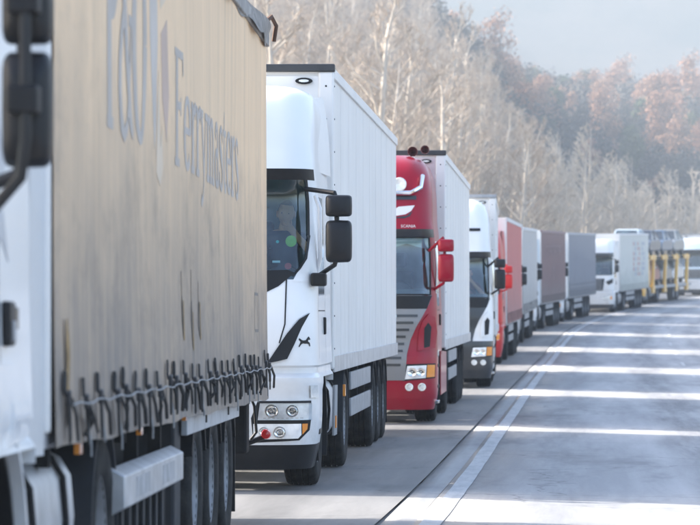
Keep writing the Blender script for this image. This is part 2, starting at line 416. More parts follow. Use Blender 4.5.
# ------------------------------------------------------------------ trees
def bark_mat(name, a, b):
    m, t, p = newmat(name)
    tc = nd(t, 'ShaderNodeTexCoord').outputs['Object']
    oi = nd(t, 'ShaderNodeObjectInfo').outputs['Random']
    c = mixc(t, rng(t, noise(t, mapping(t, tc, (3, 3, 0.7)), 2.0, 4), 0.3, 0.7), a, b)
    c = mixc(t, rng(t, oi, 0, 1, 0, 0.55), c, tuple(x*0.6 for x in a))
    lnk(t, c, p.inputs['Base Color']); p.inputs['Roughness'].default_value = 0.9; p.inputs['Specular IOR Level'].default_value = 0.2
    return m
BARK_PALE = bark_mat('pale_bark', (0.42, 0.37, 0.31), (0.60, 0.545, 0.475))
BARK_BROWN = bark_mat('brown_twigs', (0.32, 0.262, 0.21), (0.48, 0.405, 0.335))
BARK_DARK = bark_mat('dark_bark', (0.09, 0.075, 0.06), (0.16, 0.135, 0.11))
def leaf_mat(name, cols):
    m, t, p = newmat(name)
    oi = nd(t, 'ShaderNodeObjectInfo').outputs['Random']
    tc = nd(t, 'ShaderNodeTexCoord').outputs['Object']
    c = mixc(t, rng(t, noise(t, tc, 0.9, 4, 0.7), 0.3, 0.7), cols[0], cols[1])
    c = mixc(t, rng(t, oi, 0, 1, 0, 0.8), c, cols[2])
    lnk(t, c, p.inputs['Base Color']); p.inputs['Roughness'].default_value = 0.85; p.inputs['Specular IOR Level'].default_value = 0.2
    return m
LEAF_RUST = leaf_mat('dry_rust_leaves', [(0.34, 0.16, 0.09), (0.25, 0.125, 0.075), (0.29, 0.19, 0.13)])
LEAF_GREEN = leaf_mat('evergreen_leaves', [(0.07, 0.10, 0.045), (0.05, 0.075, 0.035), (0.09, 0.10, 0.05)])
LEAF_WOOD = leaf_mat('winter_wood_mass', [(0.085, 0.078, 0.07), (0.05, 0.054, 0.05), (0.09, 0.07, 0.06)])

def grow(rnd, h, lean, spread, limbs, subs, twigs, t2):
    """a bare tree: (trunk mesh, twig mesh)"""
    tr, tw = MB(), MB()
    top = Vector((lean[0]*h, lean[1]*h, h))
    pts, rad = [], []
    N = 7
    for i in range(N+1):
        t = i/N
        pts.append(Vector((lean[0]*h*t + rnd.uniform(-.02,.02)*h*t, lean[1]*h*t + rnd.uniform(-.02,.02)*h*t, h*0.97*t - 0.3*(1-t))))
        rad.append((0.016*h)*(1-t)**0.8 + 0.02)
    tr.tube(pts, rad, 6, cap=False)
    def at(t):
        f = t*N; i = min(int(f), N-1); return pts[i].lerp(pts[i+1], f-i)
    for k in range(limbs):
        t = 0.22 + 0.75*(k+rnd.random())/limbs
        p = at(t); az = rnd.uniform(0, 2*PI); L = h*spread*(1.15-t)*rnd.uniform(0.6, 1.1) + 0.6
        up = rnd.uniform(0.55, 1.25)
        d = Vector((math.cos(az), math.sin(az), up)).normalized()
        q1 = p + d*L*0.5 + Vector((0,0,rnd.uniform(-.05,.1)*L)); q2 = q1 + (d+Vector((rnd.uniform(-.3,.3), rnd.uniform(-.3,.3), 0.35))).normalized()*L*0.5
        r0 = 0.0075*h*(1.1-t)+0.02
        tr.tube([p, q1, q2], [r0, r0*0.6, 0.012], 4, cap=False)
        for j in range(subs):
            u = 0.25+0.75*(j+rnd.random())/subs
            b = p.lerp(q1, u*2) if u < .5 else q1.lerp(q2, u*2-1)
            dd = (d*0.7 + Vector((rnd.gauss(0,.6), rnd.gauss(0,.6), rnd.uniform(0.1,.9)))).normalized(); l2 = L*rnd.uniform(.22,.5)
            e = b + dd*l2
            tw.tube([b, b.lerp(e,.5)+Vector((rnd.gauss(0,.05),rnd.gauss(0,.05),0))*l2, e], [0.024, 0.017, 0.008], 3, cap=False)
            for s in range(twigs):
                v = 0.2+0.8*rnd.random(); bb = b.lerp(e, v)
                d3 = (dd*0.5 + Vector((rnd.gauss(0,.7), rnd.gauss(0,.7), rnd.uniform(0,.9)))).normalized(); e3 = bb + d3*l2*rnd.uniform(.3,.6)
                tw.tube([bb, e3], [0.014, 0.006], 3, cap=False)
                for q in range(t2):
                    b4 = bb.lerp(e3, rnd.uniform(.2,1)); d4 = (d3 + Vector((rnd.gauss(0,.8), rnd.gauss(0,.8), rnd.uniform(-.1,.8)))).normalized()
                    tw.tube([b4, b4+d4*l2*rnd.uniform(.15,.35)], [0.010, 0.005], 3, cap=False)
    return tr, tw
def leaf_blob(rnd, mb, c, r, n, s):
    for _ in range(n):
        d = Vector((rnd.gauss(0,1), rnd.gauss(0,1), rnd.gauss(0,1))).normalized()
        p = Vector(c) + Vector((d.x*r[0], d.y*r[1], d.z*r[2]))*rnd.uniform(.35,1.08)
        nrm = (d + Vector((rnd.gauss(0,.7), rnd.gauss(0,.7), rnd.gauss(0,.7)))).normalized()
        u = nrm.orthogonal().normalized(); v = nrm.cross(u); a = rnd.uniform(0, PI); k = s*rnd.uniform(.6,1.3)
        u, v = u*math.cos(a)+v*math.sin(a), v*math.cos(a)-u*math.sin(a)
        mb.add([p-u*k, p-v*k*.6, p+u*k, p+v*k*.6], [(0,1,2,3)])
def leafy(rnd, h, wide, nblob, nleaf, s):
    tr, cr = MB(), MB()
    tr.tube([(0,0,-.3), (rnd.uniform(-.2,.2),rnd.uniform(-.2,.2),h*.45), (rnd.uniform(-.4,.4),rnd.uniform(-.4,.4),h*.85)], [0.02*h, 0.014*h, 0.03], 6, cap=False)
    for k in range(nblob):
        t = 0.3+0.65*(k+rnd.random())/nblob; az = rnd.uniform(0,2*PI); rr = wide*h*(1.0-abs(t-.5)*1.3)*rnd.uniform(.35,1)
        c = (math.cos(az)*rr, math.sin(az)*rr, h*t)
        tr.tube([(0,0,h*max(.2,t-.25)), c], [0.007*h, 0.015], 4, cap=False)
        b = h*rnd.uniform(.09,.15)
        leaf_blob(rnd, cr, c, (b*1.1, b*1.1, b*.85), nleaf, s)
    return tr, cr
rt = random.Random(5)
def tree_proto(kind, mats, pair):
    a = pair[0].mesh(kind+'_trunk', mats[0], True, 0, False); b = pair[1].mesh(kind+'_crown', mats[1], False, 0, False)
    return a, b
BARE = [tree_proto('bare', (BARK_PALE, BARK_BROWN), grow(rt, hh, (rt.uniform(-.06,.22), rt.uniform(-.1,.05)), sp, 17, 7, 5, 3)) for hh, sp in ((13,.36),(14.5,.3),(12,.42),(15,.33),(11,.4),(13.5,.28))]
SAP = [tree_proto('sapling', (BARK_PALE, BARK_PALE), grow(rt, hh, (rt.uniform(-.1,.1), 0), sp, 14, 6, 4, 2)) for hh, sp in ((8.5,.32),(7.2,.36),(9.5,.28),(6.2,.4))]
RUSTY = [tree_proto('rusty', (BARK_DARK, LEAF_RUST), leafy(rt, hh, wd_, nb, 130, .2)) for hh, wd_, nb in ((11,.2,20), (12.5,.15,24), (9,.27,18), (13.5,.2,17), (8,.2,13))]
GREENY = [tree_proto('evergreen', (BARK_DARK, LEAF_GREEN), leafy(rt, hh, .16, 20, 110, .24)) for hh in (11, 9.5)]
def plant(name, proto, x, y, s, label, group, cat='tree', rz=None):
    px = 350+x/y*F_PX; label = ('tall ' if s > 1.02 else 'low ' if s < .8 else '')+label+', above '+('the white box trailer' if px < 395 else 'the dark red lorry' if px < 470 else 'the red and grey trailers' if px < 541 else 'the maroon and blue-grey trailers' if px < 600 else 'the far white lorry' if px < 650 else 'the car transporter')
    r = empty(name, (x, y, ground_z(x, y)-0.05), (0, 0, rt.uniform(-.5,.5) if rz is None else rz)); r.scale = (s, s, s*rt.uniform(.92,1.1))
    mobj('trunk', proto[0], r); mobj('crown', proto[1], r); tag(r, label, cat, group); return r
# bare trees on the slope left of the queue
cnt = 0; tries = 0; spots = []
def free(x, y, d):
    for a, b in spots:
        if (a-x)**2+(b-y)**2 < d*d: return False
    spots.append((x, y)); return True
while cnt < 235 and tries < 9000:
    tries += 1
    y = rt.uniform(150, 425); px = rt.uniform(225, 545)
    x = (px-350)/F_PX*y; lat = x-XW(y)
    if lat > -11: continue
    s = rt.uniform(.75, 1.1)
    topy = 330 - (ground_z(x, y)+12.5*s)/y*F_PX; lim = float(np.interp(px, [380,420,480,520,545], [-60,25,95,150,178]))
    if topy < lim:
        s *= (330-lim)/(330-topy) if topy < 330 else 1; s = max(s, .38)
        if 330 - (ground_z(x, y)+12.5*s)/y*F_PX < lim-25: continue
    if not free(x, y, 3.1): continue
    plant('bare_tree', BARE[rt.randrange(6)], x, y, s, 'bare pale-branched tree on the slope', 'bare trees on the roadside slope'); cnt += 1
cnt = tries = 0
while cnt < 125 and tries < 6000:
    tries += 1
    y = rt.uniform(232, 400); px = rt.uniform(520, 735); x = (px-350)/F_PX*y; lat = x-XW(y)
    if lat > -9 or not free(x, y, 2.0): continue
    if 330-(ground_z(x,y)+7)/y*F_PX < 150: continue
    plant('pale_sapling', SAP[rt.randrange(4)], x, y, rt.uniform(.75, 1.15), 'thin pale bare sapling in the thicket', 'pale saplings beyond the far lorries'); cnt += 1
# trees on the ridge that stand out by their dry leaves
cnt = tries = 0
while cnt < 130 and tries < 5000:
    tries += 1
    y = rt.uniform(470, 655); px = rt.uniform(380, 740); x = (px-350)/F_PX*y
    if rt.random() > sstep(440, 640, y): continue
    if not free(x, y, 4.2): continue
    plant('rust_leaved_tree', RUSTY[rt.randrange(5)], x, y, rt.uniform(.55, 1.15), 'rust-leaved tree on the hazy ridge', 'rust-leaved trees on the ridge'); cnt += 1
cnt = tries = 0
while cnt < 26 and tries < 3000:
    tries += 1
    y = rt.uniform(500, 640); px = rt.uniform(400, 720); x = (px-350)/F_PX*y
    if not free(x, y, 4.0): continue
    plant('evergreen_tree', GREENY[rt.randrange(2)], x, y, rt.uniform(.7, 1.05), 'dull green evergreen on the hazy ridge', 'evergreens on the ridge'); cnt += 1
# the rest of the wood on the ridge reads as one mass
wd = MB(); cnt = tries = 0
while cnt < 620 and tries < 12000:
    tries += 1
    y = rt.uniform(425, 700); px = rt.uniform(330, 780); x = (px-350)/F_PX*y
    if not free(x, y, 3.6): continue
    z = ground_z(x, y); hh = rt.uniform(6.5, 10.5); r = rt.uniform(1.7, 2.9)
    wd.tube([(x, y, z-.3), (x, y, z+hh*.8)], [.16, .05], 4, cap=False)
    for k in range(4):
        leaf_blob(rt, wd, (x+rt.gauss(0,.8), y+rt.gauss(0,.8), z+hh*rt.uniform(.35,.85)), (r*.8, r*.8, hh*.24), 75, .34)
    cnt += 1
tag(wd.build('wood', LEAF_WOOD, fix=False), 'grey-brown leafless wood covering the hazy ridge', 'wood', kind='stuff')
# brushwood and dry grass along the foot of the slope
br = MB()
for _ in range(9000):
    y = rt.uniform(120, 400); off = abs(rt.gauss(0, 14)) + 7; x = XW(y)-off; z = ground_z(x, y)
    px = 350+x/y*F_PX
    if px < 200 or px > 740: continue
    hgt = rt.uniform(.5, 2.4); a, b = rt.gauss(0, .35), rt.gauss(0, .35)
    m = Vector((x+a*hgt*.4, y+b*hgt*.4, z+hgt*.55)); e = Vector((x+a*hgt, y+b*hgt, z+hgt))
    br.tube([(x, y, z-.1), m, e], [.022, .016, .006], 3, cap=False)
    for k in range(3):
        q = m.lerp(e, rt.random()); br.tube([q, q+Vector((rt.gauss(0,.4), rt.gauss(0,.4), rt.uniform(.1,.6)))], [.010, .005], 3, cap=False)
tag(br.build('undergrowth', BARK_BROWN, fix=False), 'brown leafless brushwood along the foot of the roadside slope', 'undergrowth', kind='stuff')

# ------------------------------------------------------------------ haze
hz = MB().box(-425, 900, -85, 1730, -8, 262).build('haze', None)
hm = bpy.data.materials.new('haze_air'); hm.use_nodes = True; t = hm.node_tree
t.nodes.remove(t.nodes['Principled BSDF'])
pv = nd(t, 'ShaderNodeVolumePrincipled'); pv.inputs['Color'].default_value = (0.56, 0.66, 0.77, 1); pv.inputs['Density'].default_value = 0.00068; pv.inputs['Anisotropy'].default_value = 0.1
lnk(t, pv.outputs[0], t.nodes['Material Output'].inputs['Volume']); hz.data.materials.append(hm)
tag(hz, 'thin pale blue haze in the air over the valley', 'haze', kind='stuff')
# ------------------------------------------------------------------ lorry parts
def place(px0, d0, px1, d1, half=1.275, back=2.7):
    """root at the middle of the front bumper on the ground, from the near trailer side's two ends"""
    xa, xb = (px0-350)/F_PX*d0, (px1-350)/F_PX*d1
    h = math.atan2(xb-xa, d1-d0)
    x = xa - math.sin(h)*back - math.cos(h)*half; y = d0 - math.cos(h)*back + math.sin(h)*half
    z0, z1 = ZR(y+1.4), ZR(y+12.5)
    pitch = math.atan2(z1-z0, 11.1)
    return (x, y, z0 + 0.004 - 1.4*(z1-z0)/11.1), (pitch, 0, -h)

WHEEL = {}
def wheel_meshes():
    prof = [(0.29,-.13),(0.33,-.15),(0.43,-.155),(0.475,-.14),(0.49,-.125)]
    for a in (-.075, -.025, .03, .08):
        prof += [(0.497,a-.018),(0.482,a-.014),(0.482,a-.004),(0.497,a)]
    prof += [(0.49,.125),(0.475,.14),(0.43,.155),(0.33,.15),(0.29,.13)]
    WHEEL['tyre'] = MB().lathe(prof, (0,0,0), (1,0,0), 40, close=True).mesh('tyre', TYRE, True, 40)
    rim = [(0.295,.135),(0.285,.12),(0.27,.08),(0.255,.02),(0.2,-.01),(0.16,-.005),(0.14,.03),(0.11,.05),(0.0,.055)]
    m = MB().lathe(rim, (0,0,0), (1,0,0), 28)
    for k in range(10):
        a = 2*PI*k/10; m.lathe([(0.016,0),(0.016,.03),(0.0,.034)], (0.0, .18*math.cos(a), .18*math.sin(a)), (1,0,0), 6)
    WHEEL['rim'] = m.mesh('rim', STEEL, True, 30)
    rim2 = [(0.295,.135),(0.285,.12),(0.275,.05),(0.26,-.05),(0.2,-.06),(0.15,-.04),(0.12,.06),(0.10,.08),(0.0,.08)]
    WHEEL['rim_deep'] = MB().lathe(rim2, (0,0,0), (1,0,0), 28).mesh('rim_deep', STEEL, True, 30)
    WHEEL['axle'] = MB().tube([(-1.0,0,0),(1.0,0,0)], .07, 10).mesh('axle', CHASSIS, True)
wheel_meshes()
def wheel(root, x, y, wide=1.0, deep=False, r=1.0):
    wz = 0.497*r
    e = empty('wheel', (x, y, wz), (0, 0, 0 if x > 0 else PI), root)
    e.scale = (wide, r, r)
    mobj('tyre', WHEEL['tyre'], e); mobj('rim', WHEEL['rim_deep' if deep else 'rim'], e)
    return e
def mudguard(root, mat, x0, x1, y, r=0.57, a0=-10, a1=190, name='mudguard', zc=0.5, flat=0.0, rear_drop=0.0):
    pr, n = MB(), 18; outer, inner = [], []
    for k in range(n+1):
        a = math.radians(a0+(a1-a0)*k/n)
        outer.append((y+math.cos(a)*r, zc+math.sin(a)*r)); inner.append((y+math.cos(a)*(r-.025), zc+math.sin(a)*(r-.025)))
    for A, B in ((outer, inner),):
        o = [(x0,*p) for p in A]+[(x1,*p) for p in A]+[(x0,*p) for p in B]+[(x1,*p) for p in B]; m = n+1
        fs = []
        for k in range(n):
            fs += [(k,k+1,m+k+1,m+k),(2*m+k,3*m+k,3*m+k+1,2*m+k+1),(k,2*m+k,2*m+k+1,k+1),(m+k,m+k+1,3*m+k+1,3*m+k)]
        fs += [(0,m,3*m,2*m),(n,2*m+n,3*m+n,m+n)]
        pr.add(o, fs)
    # outer lip
    s = 1 if x1 > 0 else -1; xe = x1 if s > 0 else x0
    return pr.build(name, mat, root, smooth=True, sharp=40)

def patch(poly, surf, off, name, mat, parent, back=-0.01, maxlen=0.09, smooth=True):
    """a panel with the outline poly (u, v), laid on surf(u, v, off) with edges of its own"""
    bm = bmesh.new(); vs = [bm.verts.new((u, v, 0)) for u, v in poly]
    f = bm.faces.new(vs); bmesh.ops.triangulate(bm, faces=[f])
    for _ in range(4):
        es = [e for e in bm.edges if e.calc_length() > maxlen]
        if not es: break
        bmesh.ops.subdivide_edges(bm, edges=es, cuts=1); bmesh.ops.triangulate(bm, faces=[f for f in bm.faces if len(f.verts) > 3])
    bm.verts.index_update(); bm.verts.ensure_lookup_table()
    m = MB(); P = [(v.co.x, v.co.y) for v in bm.verts]; n = len(P)
    bd = [(e.verts[0].index, e.verts[1].index) for e in bm.edges if e.is_boundary]
    fs = [tuple(v.index for v in f.verts) for f in bm.faces]; bm.free()
    m.add([surf(u, v, off) for u, v in P] + [surf(u, v, back) for u, v in P], fs + [(a, b, n+b, n+a) for a, b in bd])
    return m.build(name, mat, parent, smooth=smooth, sharp=35)
def ell(cx, cz, rx, rz, n=16): return [(cx+rx*math.cos(2*PI*k/n), cz+rz*math.sin(2*PI*k/n)) for k in range(n)]

class Cab:
    """cab shell lofted from plan sections; rows and columns of the loft are dealt out to parts"""
    def __init__(s, root, levels, zone, mats, yr=2.2, side_y=(.5,.82,1.3,1.95), rows=(), parent_name='cab'):
        s.root = root; L = np.array(levels, float); zs = L[:,0]; s.f = [hermite(zs, L[:,k]) for k in range(1, 6)]; s.yr = yr
        r = sorted(set([round(z, 3) for z in list(zs)+list(rows)])); rr = []
        for a, b in zip(r, r[1:]):
            k = max(1, int(math.ceil((b-a)/.1))); rr += [a+(b-a)*i/k for i in range(k)]
        rr.append(r[-1]); s.rows = rr; s.side_y = side_y
        segs = ['F0','F1','F2','F3'] + ['C%d' % k for k in range(6)] + ['S%d' % k for k in range(len(side_y)+1)]
        s.segs = segs; n = len(segs); grid = [s.section(z) for z in rr]
        parts = {}; s.border = {}
        for i in range(len(rr)-1):
            zm = (rr[i]+rr[i+1])/2
            for j in range(n):
                p = zone(zm, segs[j])
                if p is None: continue
                for sg in (1, -1):
                    mb, idx = parts.setdefault((p, sg) if p == 'side_window' else p, (MB(), {}))
                    q = []
                    for a, b in ((i,j),(i,j+1),(i+1,j+1),(i+1,j)):
                        key = (a, b, sg if b else 0)
                        if key not in idx: x, y, z = grid[a][b]; idx[key] = len(mb.v); mb.v.append((x*sg, y, z))
                        q.append(idx[key])
                    mb.f.append(tuple(q if sg > 0 else q[::-1]))
        # rear wall and roof lid belong to the shell
        mb, idx = parts['shell']
        ring = [(grid[i][n]) for i in range(len(rr)) if rr[i] > .95]
        o = len(mb.v)
        for x, y, z in ring: mb.v += [(x, y, z), (-x, y, z)]
        for i in range(len(ring)-1): mb.f.append((o+2*i, o+2*i+1, o+2*i+3, o+2*i+2))
        top = grid[-1]; o = len(mb.v); m = len(top)
        mb.v += list(top) + [(-x, y, z) for x, y, z in top]
        for j in range(m-1): mb.f.append((o+j, o+j+1, o+m+j+1, o+m+j))
        s.cab = None; s.parts = {}
        order = ['shell'] + [k for k in parts if k != 'shell']
        for k in order:
            mb = parts[k][0]; kn = k if isinstance(k, str) else k[0]
            me = mb.mesh(kn, mats[kn], True, 32, True)
            o = mobj(parent_name if k == 'shell' else kn, me, root if k == 'shell' else s.cab)
            if k == 'shell': s.cab = o
            s.parts[k] = o
        s.grid = grid
    def prm(s, z): return [f(z) for f in s.f]
    def section(s, z):
        w, yf, rx, ry, b = s.prm(z); out = []
        xe = w-rx
        for k in range(5): x = xe*(0, .4, .7, .88, 1)[k]; out.append((x, yf + b*(x/w)**2, z))
        y1 = yf + b*(xe/w)**2
        for k in range(1, 7):
            a = PI/2*k/6; out.append((xe+rx*math.sin(a), y1+ry*(1-math.cos(a)), z))
        ya = y1+ry
        for k, y in enumerate(s.side_y): out.append((w, max(y, ya+.03*(k+1)), z))
        out.append((w, s.yr, z)); return out
    def front(s, x, z, off):
        """a point on the front skin, off metres outwards"""
        w, yf, rx, ry, b = s.prm(z); xe = w-rx; ax = abs(x)
        if ax <= xe: y = yf + b*(ax/w)**2; nx, ny = 2*b*ax/w/w, -1
        else:
            t = min(.995, (ax-xe)/rx); y = yf + b*(xe/w)**2 + ry*(1-math.sqrt(1-t*t)); nx, ny = t/rx, -math.sqrt(1-t*t)/ry
        l = math.hypot(nx, ny); return (x + math.copysign(nx/l*off, x if x else 1), y + ny/l*off, z)
    def side(s, y, z, off): return (s.prm(z)[0]+off, y, z)
    def seal(s, corners_z, seg_i, r=.014):
        z0, z1 = corners_z
        rows = [i for i, z in enumerate(s.rows) if z0-1e-3 <= z <= z1+1e-3]
        m = MB(); a, b = rows[0], rows[-1]
        path = [s.grid[i][seg_i] for i in rows]; full = []
        bot = [s.grid[a][j] for j in range(seg_i+1)]; topp = [s.grid[b][j] for j in range(seg_i+1)]
        loop = [(-x,y,z) for x,y,z in bot[::-1]] + bot[1:] + path[1:] + topp[::-1][1:] + [(-x,y,z) for x,y,z in topp][1:] + [(-x,y,z) for x,y,z in path[::-1]][1:]
        m.tube(loop, r, 6); return m.build('windscreen_seal', BLACK, s.cab, smooth=True)

def interior(c, root, dash_z=1.75, wheel_x=.62):
    m = MB().box(-1.1, 1.1, .55, .95, dash_z-.4, dash_z); m.prism([(.3,dash_z-.12),(.6,dash_z-.4),(.6,dash_z)], 'x', -1.05, 1.05)
    m.box(-1.15, 1.15, .35, 2.1, 1.18, 1.3); m.build('dashboard', INTERIOR, c.cab, bevel=.03)
    MB().box(-1.16, 1.16, 2.02, 2.1, 1.3, 2.95).build('rear_trim', pm('pale_cab_trim', (.24,.29,.31), .9), c.cab)
    for x in (-.62, .62):
        s = MB().box(x-.25, x+.25, 1.05, 1.55, 1.35, 1.52); s.box(x-.25, x+.25, 1.5, 1.64, 1.5, 2.2); s.box(x-.14, x+.14, 1.52, 1.62, 2.24, 2.46)
        s.build('seat', SEATCLOTH, c.cab, bevel=.04)
    n = 20; ring = [Vector((wheel_x+.23*math.cos(2*PI*k/n), .93+.09*math.sin(2*PI*k/n), 1.83+.21*math.sin(2*PI*k/n))) for k in range(n+1)]
    sw = MB().tube(ring, .018, 6); sw.tube([(wheel_x-.22,.93,1.83),(wheel_x+.22,.93,1.83)], .02, 6); sw.tube([(wheel_x,.93,1.83),(wheel_x,.75,1.6)], .03, 6)
    sw.build('steering_wheel', BLACK, c.cab, smooth=True)

def mirror(root, mat, x0, x1, y, zs, arm_lo, arm_hi, side=1, arm_mat=None, yaw=0.25):
    """two rounded housings hung on a bent arm; zs = (bottom of lower, top of lower, bottom of upper, top of upper)"""
    arm_mat = arm_mat or mat; xm = (x0+x1)/2; S = side
    a = MB().tube([(S*arm_hi[0], arm_hi[1], arm_hi[2]), (S*(xm-.04), y+.03, zs[3]+.02), (S*(xm-.02), y+.03, zs[3]-.05), (S*(xm-.02), y+.03, zs[0]+.05), (S*(xm-.04), y+.03, zs[0]-.02), (S*arm_lo[0], arm_lo[1], arm_lo[2])], .022, 8)
    arm = a.build('mirror', arm_mat, root, smooth=True)
    for lo, hi in ((zs[0], zs[1]), (zs[2], zs[3])):
        m = MB(); H = hi-lo; W = x1-x0; cz = (lo+hi)/2
        rows = []
        for t, k, yo in ((0, .80, .00), (0, .97, -.035), (.25, 1.0, -.075), (.6, .96, -.11), (.85, .86, -.135), (1, .5, -.15)):
            ringp = []
            for q in range(20):
                an = 2*PI*q/20; ca, sa = math.cos(an), math.sin(an)
                px = math.copysign(abs(ca)**.32, ca)*W/2*k; pz = math.copysign(abs(sa)**.28, sa)*H/2*k
                ringp.append(Vector((S*(xm+px) + 0, y+.06+yo + S*0, cz+pz)))
            rows.append(ringp)
        o = 0
        for rp in rows: m.v += [tuple(p) for p in rp]
        for i in range(len(rows)-1):
            for q in range(20): m.f.append((i*20+q, i*20+(q+1)%20, (i+1)*20+(q+1)%20, (i+1)*20+q))
        m.f.append(tuple(range(20))); m.f.append(tuple(range(len(rows)*20-20, len(rows)*20)))
        h = m.build('mirror_housing', mat, arm, smooth=True, sharp=50)
    return arm

def deflector(root, mat, z0, z1, y0, y1, x0, x1, name='side_deflector', top_in=.12, side=1):
    """curved air-flow panel closing the gap between cab and trailer"""
    def fn(u, v):
        x = x0 + (x1-x0)*u**1.6 - top_in*max(0, v-.75)**1.5*8*.35; return (side*x, y0+(y1-y0)*u, z0+(z1-z0)*v)
    us = [k/6 for k in range(7)]; vs = [k/12 for k in range(13)]
    m = MB().sheet(fn, us, vs); m.sheet(lambda u, v: (fn(u,v)[0]-side*.03, fn(u,v)[1], fn(u,v)[2]), us, vs)
    m.sheet(lambda u, v: (fn(1,v)[0]-side*.03*u, fn(1,v)[1], fn(1,v)[2]), [0,1], vs)
    m.sheet(lambda u, v: (fn(u,1)[0]-side*.03*v, fn(u,1)[1], fn(u,1)[2]), us, [0,1])
    m.sheet(lambda u, v: (fn(u,0)[0]-side*.03*v, fn(u,0)[1], fn(u,0)[2]), us, [0,1])
    return m.build(name, mat, root, smooth=True, sharp=40)

def chassis(root, y1=6.1):
    m = MB()
    for s in (-1, 1): m.box(s*.42-.04, s*.42+.04, .7, y1, .72, .98)
    for y in (1.0, 2.4, 3.6, 4.8, 5.9): m.box(-.4, .4, y-.05, y+.05, .76, .94)
    m.build('chassis', CHASSIS, root)
    MB().lathe([(0,1.0),(.55,1.0),(.55,1.1),(0,1.12)], (0, 4.6, 0), (0,0,1), 20).build('fifth_wheel', CHASSIS, root)
    mobj('axle', WHEEL['axle'], root).location = (0, 1.4, .5); mobj('axle', WHEEL['axle'], root).location = (0, 5.1, .5)
def tractor_running_gear(root, guard=DARKBLUE, tank_mat=ALU, drive_y=5.1):
    chassis(root)
    for s in (-1, 1):
        wheel(root, s*1.04, 1.4); wheel(root, s*1.05, drive_y, 1.08, True); wheel(root, s*.72, drive_y, 1.0, True)
        mudguard(root, guard, min(s*.62,s*1.22), max(s*.62,s*1.22), drive_y, .57, -12, 192)
        # wheel housing above the front wheel
        mudguard(root, BLACK, min(s*.8,s*1.23), max(s*.8,s*1.23), 1.4, .6, -25, 205, 'wheel_housing')
        t = MB(); n = 16
        prof = [(.33*math.copysign(abs(math.cos(2*PI*k/n))**.6, math.cos(2*PI*k/n)), .31*math.copysign(abs(math.sin(2*PI*k/n))**.6, math.sin(2*PI*k/n))) for k in range(n)]
        t.prism([(s*.86+a, .66+b) for a, b in prof], 'y', 2.35, 4.15)
        tk = t.build('fuel_tank', tank_mat, root, smooth=True, sharp=40)
        for yy in (2.7, 3.75):
            MB().tube([(s*.86+a*1.04, yy, .66+b*1.04) for a, b in prof+prof[:1]], .014, 5).build('tank_strap', CHASSIS, tk)

# ---- trailers
def trailer_under(root, f, half=1.25, guard='slats', light=STEEL, rail_z=1.08, axles=(7.7, 9.0, 10.3), L=13.6, flap=True):
    """f: trailer front along the lorry; wheels, rails, legs, guards"""
    m = MB()
    for s in (-1, 1):
        m.box(s*.45-.05, s*.45+.05, f+.4, f+L-.3, .88, rail_z)
    for k in range(9): y = f+.8+k*1.5; m.box(-half+.06, half-.06, y-.04, y+.04, rail_z-.1, rail_z-.01)
    m.build('trailer_frame', CHASSIS, root)
    for s in (-1, 1):
        lg = MB().box(s*.75-.07, s*.75+.07, f+2.55, f+2.69, .38, rail_z); lg.box(s*.75-.13, s*.75+.13, f+2.5, f+2.74, .33, .38)
        lg.build('landing_leg', CHASSIS, root)
        for k, y in enumerate(axles):
            wheel(root, s*1.05, f+y, 1.15, True)
        for y in axles: mudguard(root, BLACK, min(s*.8,s*1.24), max(s*.8,s*1.24), f+y, .58, 25, 155, zc=.47)
    for y in axles: mobj('axle', WHEEL['axle'], root).location = (0, f+y, .497)
    MB().box(-1.02, 1.02, f+L-.25, f+L-.13, .45, .57).build('rear_bumper', STEEL, root, bevel=.01)
    fl = MB()
    for s in (-1, 1): fl.box(s*1.03-.2, s*1.03+.2, f+axles[-1]+.62, f+axles[-1]+.64, .18, .92)
    fl.build('mud_flap', BLACK, root)
    if guard == 'slats':
        for s in (-1, 1):
            for z in (.5, .78): MB().box(s*1.22-.015, s*1.22+.015, f+3.1, f+axles[0]-.75, z, z+.19).build('side_guard', light, root, bevel=.008)
            for y in (f+3.5, f+5.0, f+6.4): MB().box(s*1.16-.04, s*1.16+.03, y-.04, y+.04, .48, rail_z).build('guard_post', CHASSIS, root)
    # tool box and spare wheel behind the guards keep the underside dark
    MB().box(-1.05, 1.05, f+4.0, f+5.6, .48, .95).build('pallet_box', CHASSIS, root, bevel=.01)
    for s in (-1, 1):
        for k in range(5):
            y = f+1.2+k*2.6
            MB().box(s*(half+.01)-.012, s*(half+.01)+.012, y-.05, y+.05, rail_z-.06, rail_z-.015).build('side_marker', AMBER, root)

